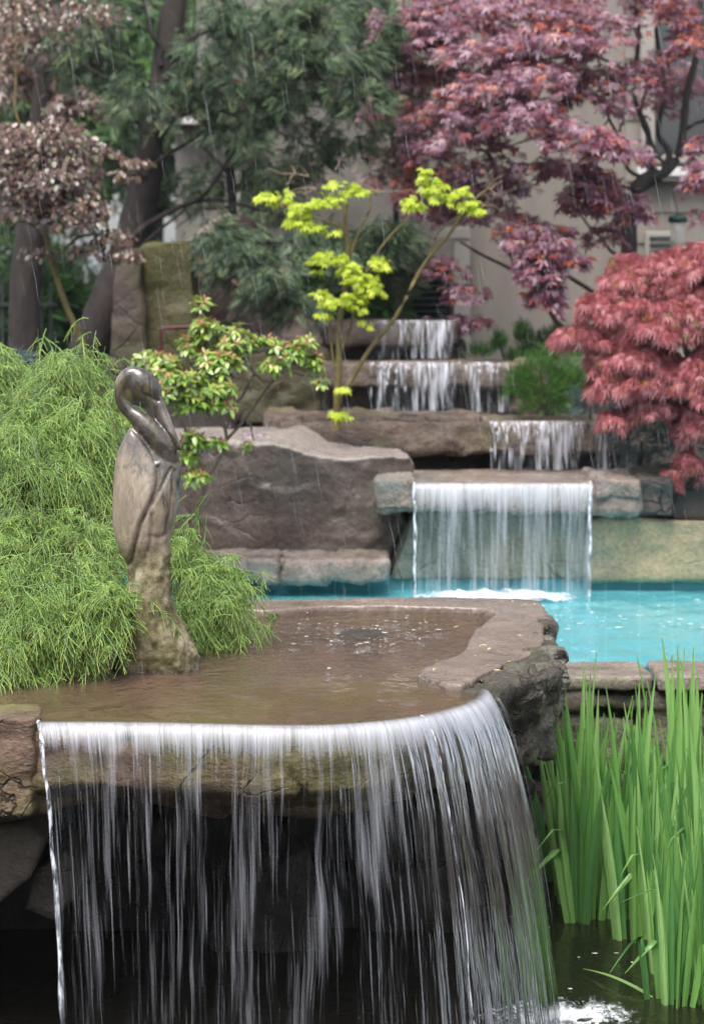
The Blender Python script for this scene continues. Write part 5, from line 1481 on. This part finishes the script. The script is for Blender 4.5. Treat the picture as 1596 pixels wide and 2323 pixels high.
for i, (bl, lbl) in enumerate((([(1335, 920, 45, 30, 11.35, .15), (1375, 862, 40, 22, 11.3, .15), (1420, 870, 30, 30, 11.3, .12)], 'blue grey spruce tuft between the yew and the laceleaf maple'), ([(1450, 1000, 50, 55, 11.15, .15), (1490, 960, 60, 50, 11.2, .2), (1560, 1000, 60, 50, 11.2, .2), (1450, 1045, 40, 20, 11.1, .1), (1590, 960, 50, 60, 11.2, .2)], 'blue grey spruce under the laceleaf maple at the right edge'))):
    t = thing('dwarf_spruce', lbl, 'shrub', tuple(W(bl[0][0], bl[0][1] + 60, bl[0][4])))
    r = np.random.default_rng(235 + i)
    n = 500 + 700 * i
    P, nn, k = blobs(bl, n, r, .3, -.5, .6)
    foliage('foliage', FROND, P, norm(nn + (0, -.1, .0) + r.normal(size=P.shape) * .3), norm(np.array([0, -.4, .8]) + r.normal(size=P.shape) * .3), r.uniform(.03, .06, n), L_blue, t, r, .75)
    branches('stem', [(Wp(bl[0][4] + .05, (bl[0][0], bl[0][1] + 60), (bl[0][0] + 5, bl[0][1])), .012, .006)], M_bark, t, 6, 8)

# --- shrub with red young tips behind the crane
t = thing('andromeda_shrub', 'open shrub with glossy green leaves and pink red young tips behind the crane', 'shrub', tuple(W(425, 1262, 10.45)))
stems = [((425, 1262), (440, 1185), (462, 1110), (490, 1045), (512, 1000), (505, 930), (530, 860), (565, 795), (600, 770)), ((512, 1000), (560, 945), (622, 862), (655, 838), (700, 826), (720, 840)), ((520, 935), (560, 880), (580, 840)), ((470, 1095), (430, 1000), (400, 920), (370, 850), (340, 815)), ((505, 930), (470, 840), (455, 760), (452, 690)), ((440, 1180), (475, 1140), (480, 1128)), ((655, 838), (690, 850), (715, 845)), ((400, 920), (430, 880), (440, 820)), ((530, 860), (500, 800), (480, 760)), ((462, 1110), (440, 1080)), ((560, 945), (575, 1000))]
branches('stems', [(Wp(10.3 if i else 10.45, *p), (8 if i == 0 else 4.5) * 10 * K, 1.6 * 10 * K) for i, p in enumerate(stems)], M_twig, t, 6, 24, .006, 33)
bl = [(455, 690, 18, 26, 10.2, .1), (465, 750, 35, 30, 10.2, .12), (530, 770, 55, 30, 10.2, .15), (590, 790, 50, 26, 10.2, .15), (655, 800, 40, 24, 10.2, .12), (692, 775, 14, 16, 10.2, .06), (712, 830, 14, 35, 10.2, .06), (725, 870, 12, 16, 10.2, .05), (630, 825, 35, 24, 10.2, .1), (500, 820, 55, 32, 10.1, .15), (430, 790, 24, 30, 10.2, .1), (370, 830, 40, 30, 10.1, .15), (400, 880, 60, 40, 10.0, .18), (470, 880, 60, 36, 10.0, .18), (335, 812, 26, 16, 10.2, .1), (440, 925, 50, 30, 10.0, .12), (500, 920, 40, 25, 10.0, .1), (440, 1000, 26, 22, 10.0, .1), (495, 1005, 20, 16, 10.0, .06), (425, 1040, 16, 30, 10.0, .06), (445, 1080, 26, 20, 10.0, .08), (562, 1012, 10, 10, 10.1, .03), (285, 960, 18, 14, 10.2, .05)]
r = np.random.default_rng(241)
nr = 560
C, nn, k = blobs(bl, nr, r, .3, -.4, .6)
per = 9
up = norm(nn * .4 + (0, -.15, .8) + r.normal(size=C.shape) * .15)
ang = r.random(nr)[:, None] * 6.28 + np.arange(per)[None] * 2.4
e1 = norm(np.cross(up, [1, .2, 0]))
e2 = np.cross(up, e1)
dirs = np.cos(ang)[..., None] * e1[:, None] + np.sin(ang)[..., None] * e2[:, None]
tilt = r.uniform(-.7, .25, (nr, per))[..., None]
tips = (np.arange(per) >= 6)[None, :, None]
tilt = np.where(tips, r.uniform(.2, 1.0, (nr, per))[..., None], tilt)
ax = norm(dirs + up[:, None] * tilt)
P = (C[:, None] + ax * .004).reshape(-1, 3)
sz = np.where(tips[..., 0], r.uniform(.018, .034, (nr, per)), r.uniform(.032, .055, (nr, per))).ravel()
V, F = inst(LEAF[0], LEAF[1], P, ax.reshape(-1, 3), norm(up[:, None] + 0 * ax + r.normal(size=ax.shape) * .15).reshape(-1, 3), sz, 1.15)
hot = (r.random(nr) < .8)[:, None] & tips[0, :, 0][None]
npmesh('leaves', V, F, L_rhodo, t, attrs={'rnd': np.repeat(r.random(nr * per), 8), 'tip': np.repeat((hot * r.uniform(.5, 1, (nr, per))).ravel(), 8)})
fl = np.array([W(x, y, 10.0) for x, y in ((557, 985), (563, 992), (520, 962), (448, 968), (590, 984), (596, 988), (550, 990), (575, 983), (470, 1030), (436, 1098))])
V, F = inst(MAPLE[0], MAPLE[1], np.repeat(fl, 3, 0) + r.normal(size=(30, 3)) * .006, norm(r.normal(size=(30, 3)) + (0, -.5, 0)), norm(r.normal(size=(30, 3)) + (0, -1, .5)), np.full(30, .013))
npmesh('blossom', V, F, plain('pale violet petal', (.55, .28, .50), (.6, .4, .55), 30, .5), t)

# --- lime leaved maple in the middle
t = thing('lime_maple', 'slender young maple with a few lime yellow leaf clusters by the cascade', 'maple tree', tuple(W(762, 968, 11.2)))
ls = [((764, 975), (764, 900), (767, 820), (772, 740), (784, 650), (787, 560), (781, 500), (785, 455), (775, 435), 9, 3.5), ((768, 905), (798, 862), (842, 788), (900, 718), (940, 640), (972, 582), (1015, 535), (1045, 490), (1062, 460), 6, 3), ((787, 600), (800, 560), (818, 520), (838, 470), (840, 430), 4, 2), ((765, 850), (750, 780), (742, 700), (738, 665), 4, 2), ((770, 800), (795, 740), (806, 680), (830, 620), (872, 550), (930, 490), 4.5, 2),
      ((972, 582), (995, 525), (1040, 490), 3, 2), ((785, 520), (740, 500), (700, 490), (640, 465), 3, 1.6), ((784, 650), (770, 620), (745, 600), 2.5, 1.5), ((930, 490), (960, 450), (975, 420), 2.5, 1.5), ((772, 740), (770, 700), (780, 690), 3, 1.5), ((1045, 490), (1080, 450), (1110, 420), (1140, 395), 2.5, 1), ((765, 930), (775, 900), (780, 890), 2, 1)]
branches('trunk', [(Wp(11.15, *p[:-2]), p[-2] * 11.1 * K, p[-1] * 11.1 * K) for p in ls], M_barky, t, 7, 26, .006, 35)
r = np.random.default_rng(243)
tw = []
for (x, y) in ((690, 440), (720, 430), (700, 400), (650, 420), (740, 410), (840, 430), (1080, 450), (1110, 430), (1120, 440), (1090, 470), (820, 445), (860, 440), (670, 395), (760, 385), (800, 390), (640, 470)):
    for q in range(2):
        dx, dy = r.normal(0, 38), r.uniform(-38, 8)
        tw.append((Wp(11.3 + r.normal(0, .1), (x, y), (x + dx * .5, y + dy * .4 + r.normal(0, 5)), (x + dx, y + dy)), .0032, .0012))
branches('twigs', tw, M_tan, t, 5, 10, .006, 36)
cl = [(600, 450, 20, 14), (640, 458, 26, 20), (680, 478, 24, 16), (715, 470, 20, 14), (680, 510, 30, 16), (715, 522, 22, 10), (760, 425, 24, 16), (800, 435, 26, 14), (740, 462, 22, 20), (765, 455, 14, 10), (760, 530, 14, 8), (735, 590, 28, 18), (770, 590, 20, 12), (718, 618, 16, 10), (790, 612, 22, 16), (800, 635, 22, 14), (835, 645, 28, 18), (850, 665, 20, 14), (770, 690, 34, 18), (800, 680, 26, 20), (815, 705, 18, 10), (730, 665, 18, 10), (750, 680, 14, 8), (735, 718, 18, 8), (820, 740, 18, 10), (855, 595, 20, 12), (870, 608, 12, 8), (935, 468, 24, 20), (970, 400, 18, 18), (980, 430, 28, 20), (1000, 455, 24, 16), (1040, 440, 24, 14), (1060, 470, 26, 16), (1080, 482, 16, 10), (780, 888, 9, 8), (762, 942, 16, 9), (785, 946, 14, 8)]
cl = [(c[0], c[1], c[2] * 1.12, c[3] * 1.15, 11.05, .06) for c in cl]
n = 760
P, nn, k = blobs(cl, n, r, .2, -.5, .7)
foliage('leaves', palmate(7, 4.2, .20, -.22), P, norm(nn * np.array([1.0, .6, .1]) + (0, -.2, -.5) + r.normal(size=P.shape) * .3), norm(np.array([0, -.55, .7]) + nn * .3 + r.normal(size=P.shape) * .25), r.uniform(.02, .046, n), L_lime, t, r)


# --- thread leaved cypresses
def cypress(name, label, bl, n, seed, base, stems, lscale=1.0, kids=12):
    r = np.random.default_rng(seed)
    t = thing(name, label, 'shrub', tuple(base), 'thread leaved cypresses round the crane')
    # boughs: bundles of threads that share a tip and a heading, with gaps between the bundles
    nb = n // 17
    bl = [(b[0], b[1], b[2], b[3] * .84, *b[4:]) for b in bl]
    B, bn, k = blobs(bl, nb, r, .6, -.12, .65)
    bd_ = norm(bn * np.array([.9, .8, .5]) + r.normal(size=B.shape) * .4 + np.array([0, -.15, .1]))
    q = r.integers(0, nb, n)
    off = r.normal(size=(n, 3)) * .030
    P = B[q] + off - bd_[q] * (r.random(n) ** 1.4 * .16)[:, None]
    d = norm(bd_[q] * .8 + norm(off) * .6 + r.normal(size=P.shape) * .42 + np.array([0, 0, .22]))
    gap = fbm(P * np.array([7, 4, 9.]), 3, seed) > .30
    P, d, q = P[~gap], d[~gap], q[~gap]
    n = len(P)
    Ls = r.uniform(.06, .15, n) * lscale
    drp = r.uniform(.45, 1.25, n)
    # the outermost sprays arch out on their own
    no = n // 5
    Po, on_, ko = blobs(bl, no, r, .8, -.1, .5)
    P = np.concatenate([P, Po])
    d = np.concatenate([d, norm(on_ * np.array([1, 1, .5]) + r.normal(size=Po.shape) * .35 + np.array([0, -.1, .35]))])
    Ls = np.concatenate([Ls, r.uniform(.10, .18, no) * lscale])
    drp = np.concatenate([drp, r.uniform(.7, 1.5, no)])
    q = np.concatenate([q, r.integers(0, nb, no)])
    n = n + no
    Sg = 7
    s = np.linspace(0, 1, Sg)

    def arc(p, dd, L, droop):
        q = p[:, None] + dd[:, None] * (L[:, None] * s)[..., None]
        q[..., 2] -= droop[:, None] * L[:, None] * s ** 2
        q = q + .004 * np.stack([vnoise(np.stack([s[None] * 3 + 0 * L[:, None], (np.arange(len(L)) * 1.37 % 97)[:, None] + 0 * s, 0 * s[None] + 0 * L[:, None] + z_], -1), 3) for z_ in (0.5, 5.5, 9.5)], -1) * s[None, :, None]
        return q
    main = arc(P - d * (Ls * .35)[:, None], d, Ls * 1.2, drp)
    allP, allL = [main], [Ls]
    rad = [np.full(n, .0016)]
    for j in range(kids):
        a = .22 + .72 * j / kids
        i0 = a * (Sg - 1)
        i1 = int(i0)
        p0 = main[:, i1] + (main[:, min(i1 + 1, Sg - 1)] - main[:, i1]) * (i0 - i1)
        tg = norm(main[:, min(i1 + 1, Sg - 1)] - main[:, i1])
        sd = norm(np.cross(tg, norm(np.array([0, -.3, 1.0]) + r.normal(size=tg.shape) * .5)))
        sgn = np.where((j % 2) ^ (r.random(n) < .15), 1, -1)[:, None]
        dd = norm(tg * .7 + sd * sgn * r.uniform(.6, 1.3, (n, 1)) + np.array([0, 0, -.05]))
        Lk = Ls * r.uniform(.16, .46, n) * (1.15 - .5 * a)
        allP.append(arc(p0, dd, Lk, r.uniform(.2, .8, n)))
        allL.append(Lk)
        rad.append(np.full(n, .00125))
    A = np.concatenate(allP)
    rd = np.concatenate(rad)[:, None] * (1.05 - .35 * s)[None] * r.uniform(.85, 1.25, len(A))[:, None]
    V, F = threads(A, rd, 3)
    tip = np.clip((s - .62) / .38, 0, 1) ** 1.3
    tp = (tip[None] * r.choice([.12, .45, .9], len(A), p=[.35, .35, .3])[:, None])
    tp = np.repeat(tp.ravel(), 3)
    br = np.clip(np.tile(.55 * r.random(nb)[q] + .25 * r.random(n), kids + 1) + .2 * r.random(len(A)), 0, 1)
    # a few old brown threads show inside
    npmesh('foliage', V, F, L_cyp, t, smooth=True, attrs={'rnd': np.repeat(br, Sg * 3), 'tip': tp})
    branches('branches', stems, M_rust, t, 5, 18, .012, seed)
    return t


def fan(base, tips, D, r0=.008):
    return [([W(*base), (W(*base) + W(*p)) / 2 + np.array([0, 0, .05]), W(*p)], r0, .0022) for p in tips]


cypress('thread_cypress', 'tall thread leaved cypress at the left edge, crown peaking beside the crane head',
        [(165, 835, 52, 40, 7.9, .16), (205, 890, 42, 34, 7.85, .16), (125, 900, 50, 40, 7.8, .16), (180, 965, 70, 42, 7.7, .2), (70, 960, 70, 44, 7.65, .22), (215, 1050, 48, 42, 7.65, .2), (110, 1055, 80, 40, 7.5, .24), (15, 860, 34, 40, 8.0, .16), (-15, 790, 30, 28, 8.05, .12), (200, 1135, 50, 34, 7.55, .22), (155, 795, 24, 20, 7.95, .08), (10, 1050, 70, 50, 7.5, .24), (40, 1130, 60, 30, 7.45, .2)],
        2100, 251, W(100, 1330, 7.9), fan((100, 1330, 7.9), [(165, 830, 7.95), (60, 900, 7.8), (205, 920, 7.85), (120, 1010, 7.6), (190, 1080, 7.6), (30, 1060, 7.55), (220, 1100, 7.6), (90, 950, 7.6), (10, 840, 8.0), (150, 960, 7.6), (70, 1080, 7.45)], 7.8))
cypress('thread_cypress', 'low thread leaved cypress hanging over the basin water left of the crane',
        [(80, 1205, 100, 34, 7.25, .25), (190, 1210, 55, 34, 7.2, .2), (20, 1290, 70, 40, 7.05, .22), (130, 1300, 85, 36, 7.0, .22), (215, 1290, 42, 34, 6.95, .16), (70, 1385, 95, 40, 6.85, .22), (185, 1375, 66, 34, 6.8, .18), (245, 1225, 28, 40, 7.3, .14), (255, 1285, 22, 30, 7.2, .12), (248, 1345, 28, 34, 6.76, .09), (45, 1465, 75, 36, 6.7, .18), (135, 1450, 62, 34, 6.72, .16), (15, 1510, 40, 24, 6.65, .12), (225, 1410, 26, 26, 6.72, .08), (90, 1505, 36, 22, 6.64, .08, .6)],
        2500, 252, W(60, 1480, 7.1), fan((60, 1480, 7.2), [(90, 1190, 7.3), (190, 1210, 7.3), (30, 1260, 7.1), (150, 1290, 7.0), (210, 1300, 7.0), (190, 1370, 6.85), (240, 1350, 6.8), (80, 1380, 6.8), (120, 1430, 6.75), (215, 1415, 6.75), (20, 1330, 6.8)], 7), .85)
cypress('thread_cypress', 'small thread leaved cypress drooping into the basin right of the crane',
        [(415, 1225, 22, 26, 7.45, .12), (435, 1290, 40, 34, 7.4, .15), (500, 1310, 40, 30, 7.4, .16), (440, 1370, 50, 36, 7.3, .17), (515, 1370, 42, 36, 7.3, .16), (480, 1425, 48, 30, 7.25, .14), (425, 1430, 26, 30, 7.25, .1), (545, 1335, 20, 22, 7.4, .08)],
        1000, 253, W(430, 1470, 7.45), fan((430, 1460, 7.5), [(420, 1230, 7.45), (450, 1280, 7.4), (510, 1310, 7.4), (545, 1350, 7.4), (520, 1400, 7.3), (480, 1390, 7.25), (430, 1400, 7.25)], 7.4), .85)
r = np.random.default_rng(254)
P, nn, k = blobs([(50, 812, 26, 14, 8.3, .06), (20, 820, 30, 16, 8.3, .06)], 160, r, .2, -.6, .7)
t = thing('dwarf_spruce', 'blue grey spruce tip poking out at the left edge above the cypress', 'shrub', tuple(W(0, 870, 8.35)))
foliage('foliage', FROND, P, norm(nn * .7 + (.8, -.2, 0) + r.normal(size=P.shape) * .3), norm(np.array([0, -.4, .8]) + r.normal(size=P.shape) * .3), r.uniform(.02, .035, len(P)), L_blue, t, r, .75)
branches('stem', [(Wp(8.3, (-60, 880), (0, 830), (60, 812)), .006, .003)], M_bark, t, 5, 8)


# --- irises standing in the pond
def iris_mesh(seed, nb, hmax, bent=0):
    r = np.random.default_rng(seed)
    VV, FF, TT, RR, b = [], [], [], [], 0
    Sg = 12
    s = np.linspace(0, 1, Sg)
    fan_a = r.uniform(-.5, .5)
    for i in range(nb):
        q = (i - (nb - 1) / 2) / max(1, (nb - 1) / 2)
        L = hmax * r.uniform(.72, 1.0) * (1 - .22 * abs(q))
        lean = q * r.uniform(.05, .19) + r.normal(0, .025)
        az = fan_a + r.normal(0, .35)
        dirx = np.array([math.cos(az), math.sin(az), 0])
        curl = r.uniform(-.03, .15) * np.sign(q if q else 1)
        off = dirx * q * .035 + np.array([r.normal(0, .012), r.normal(0, .012), 0])
        ang = lean + curl * s ** 2 * 1.6
        if i < bent:
            kb = r.uniform(.55, .8)
            ang = ang + np.sign(q if q else 1) * np.clip((s - kb) / .07, 0, 1) * r.uniform(1.6, 2.4)
        st = np.stack([np.sin(ang), np.cos(ang)], -1) * L / (Sg - 1)
        xz = np.concatenate([[[0, 0]], np.cumsum(st[:-1], 0)])
        c = off + dirx * xz[:, :1] + np.array([0, 0, 1.0]) * xz[:, 1:2]
        tw = az + r.normal(0, .5) + s * r.normal(0, .5)
        wv = np.stack([np.cos(tw), np.sin(tw), 0 * s], -1)
        w_ = r.uniform(.011, .0185) * np.minimum(1, .75 + s * .8) * np.clip((1 - s) / .45, 0.02, 1) ** .75
        nv = np.cross(wv, np.gradient(c, axis=0))
        nv = norm(nv)
        V = np.stack([c - wv * w_[:, None] + nv * .0012, c - wv * w_[:, None] * .4 - nv * .001, c - nv * .0022, c + wv * w_[:, None] * .4 - nv * .001, c + wv * w_[:, None] + nv * .0012], 1)
        idx = np.arange(Sg * 5).reshape(Sg, 5) + b
        FF.append(np.stack([idx[:-1, :-1], idx[:-1, 1:], idx[1:, 1:], idx[1:, :-1]], -1).reshape(-1, 4))
        VV.append(V.reshape(-1, 3))
        b += Sg * 5
        RR.append(np.full(Sg * 5, r.random()))
        TT.append(np.repeat(np.clip((s - .8) / .2, 0, 1) * r.uniform(0, .6) + np.clip((.12 - s) / .12, 0, 1) * .5, 5))
    return np.vstack(VV), np.vstack(FF), np.concatenate(RR), np.concatenate(TT)


protos = []
for i, (nb, h, be) in enumerate(((9, .86, 0), (8, .80, 2), (10, .90, 1), (7, .72, 1), (9, .78, 1), (6, .62, 2))):
    V, F, rr, tt = iris_mesh(300 + i, nb, h, be)
    o = npmesh('iris_plant', V, F, L_iris, None, smooth=True, attrs={'rnd': rr, 'tip': tt})
    protos.append(o)
spots = [(1285, 2000, 0, ''), (1302, 2050, 2, ''), (1325, 2030, 4, ''), (1350, 2085, 2, ''), (1388, 2060, 0, ''), (1420, 2085, 2, ''), (1452, 2050, 4, ''), (1488, 2095, 0, ''), (1520, 2040, 2, ''), (1556, 2085, 0, ''), (1592, 2050, 2, ''), (1630, 2080, 0, ''), (1410, 2020, 1, ''), (1470, 2130, 1, ''), (1430, 2135, 3, ''), (1535, 2160, 4, ''), (1575, 2150, 0, ''), (1612, 2180, 2, ''), (1500, 2210, 3, ''), (1545, 2240, 4, ''), (1500, 2265, 5, ''), (1532, 2285, 3, ''), (1580, 2265, 4, ''), (1606, 2290, 3, ''), (1365, 2015, 4, ''), (1310, 2090, 1, ''), (1292, 2035, 3, ''), (1340, 2050, 0, ''), (1500, 2010, 2, ''), (1560, 2005, 2, '')]
used = set()
r = np.random.default_rng(77)
for i, (x, y, p, note) in enumerate(spots):
    o = protos[p]
    if p in used:
        o = protos[p].copy()
        COL.objects.link(o)
    used.add(p)
    g = G(x, y, ZP)
    o.location = (g[0], g[1], ZP - .05)
    o.rotation_euler = (r.normal(0, .03), r.normal(0, .03), r.uniform(-.7, .7) + (math.pi if r.random() < .5 else 0))
    k_ = r.uniform(.92, 1.06) * (1.0 if y < 2120 else .86)
    o.scale = (k_, k_, k_)
    row = 'tall green iris clump in the dense stand against the coping wall' if y < 2120 else ('shorter green iris clump in front of the stand at the pond edge')
    tag(o, row, 'iris', 'irises standing in the pond')
# a fallen iris leaf on the water
s = np.linspace(0, 1, 20)
a, b_ = G(1322, 2203, ZP), G(1478, 2268, ZP)
c = a + (b_ - a) * s[:, None] + np.stack([0 * s, 0 * s, .008 + .012 * np.sin(s * 3.1)], -1)
w_ = .008 * np.clip(s / .3, .1, 1) * np.clip((1 - s) / .1, .3, 1)
sdv = norm(np.cross(b_ - a, [0, 0, 1]))
V = np.stack([c - sdv * w_[:, None], c + np.array([0, 0, -.002]), c + sdv * w_[:, None]], 1).reshape(-1, 3)
i_ = np.arange(60).reshape(20, 3)
tag(recenter(npmesh('fallen_leaf', V, np.stack([i_[:-1, :-1], i_[:-1, 1:], i_[1:, 1:], i_[1:, :-1]], -1).reshape(-1, 4), L_iris, smooth=True, attrs={'rnd': np.full(60, .95), 'tip': np.full(60, .4)})), 'single fallen iris blade floating on the pond beside the foam', 'leaf')
# maple seeds and petals lying on the rim
pts = np.array([G(x, y, .034) for x, y in ((1205, 1376), (1188, 1372), (1163, 1362), (1132, 1363), (1113, 1470), (1080, 1488), (1090, 1462), (1150, 1500), (1060, 1550), (1040, 1420), (985, 1516), (1130, 1476), (1172, 1440), (1190, 1402), (1120, 1520), (1210, 1368), (1015, 1530))])
pts = pts[pts[:, 1] > 6]
V, F = inst(LEAF[0], LEAF[1], np.repeat(pts, 2, 0), norm(r.normal(size=(len(pts) * 2, 3)) * np.array([1, 1, .1])), norm(r.normal(size=(len(pts) * 2, 3)) * .3 + (0, 0, 1)), r.uniform(.010, .022, len(pts) * 2), .8)
tag(npmesh('maple_seeds', V, F, plain('straw coloured seed', (.50, .38, .16), (.55, .48, .25), 40, .6)), 'pale fallen maple seeds scattered on the wet rim', kind='stuff')

# ------------------------------------------------------------------ rain and misty air
r = np.random.default_rng(401)
n = 620
D = r.uniform(4.5, 12.5, n)
px, py = r.uniform(-40, 1640, n), r.uniform(-60, 1500, n)
P0 = np.stack([(px - 798) * D / FPX, D, CH - (py - HZ) * D / FPX], -1)
keep = (P0[:, 2] > -.2) & ((py < 1250) | (r.random(n) < .3))
P0 = P0[keep]
n = len(P0)
L = r.uniform(.05, .16, n)
fall = norm(np.stack([r.normal(.17, .025, n), r.normal(0, .03, n), -np.ones(n)], -1))
s = np.linspace(0, 1, 6)
P = P0[:, None] + fall[:, None] * (L[:, None] * s)[..., None] + .0012 * np.stack([np.sin(s[None] * 9 + r.random(n)[:, None] * 6), 0 * s[None] + 0 * L[:, None], 0 * s[None] + 0 * L[:, None]], -1)
V, F = threads(P, r.uniform(.0003, .00055, n)[:, None] * np.sin(math.pi * np.clip(s, .06, .94))[None], 3)
m_, nt_ = newmat('rain water')
out(nt_, nd(nt_, 'ShaderNodeMixShader', {0: .32, 1: nd(nt_, 'ShaderNodeBsdfTransparent', {}).outputs[0], 2: nd(nt_, 'ShaderNodeBsdfPrincipled', {'Base Color': (.8, .83, .88), 'Roughness': .15}).outputs[0]}).outputs[0])
tag(npmesh('rain', V, F, m_, smooth=True), 'falling rain', kind='stuff')
HAZE = 0.0007
if HAZE:
    mh, nh = newmat('misty air')
    vo = nd(nh, 'ShaderNodeVolumePrincipled', {'Color': (.92, .95, 1.0), 'Density': HAZE, 'Anisotropy': .2})
    oo = nh.nodes.new('ShaderNodeOutputMaterial')
    nh.links.new(vo.outputs[0], oo.inputs['Volume'])
    tag(MB().box(-1200, 1200, -1200, 1200, -3.2, 7.6).build('haze', mh), 'thin rainy mist', kind='stuff')
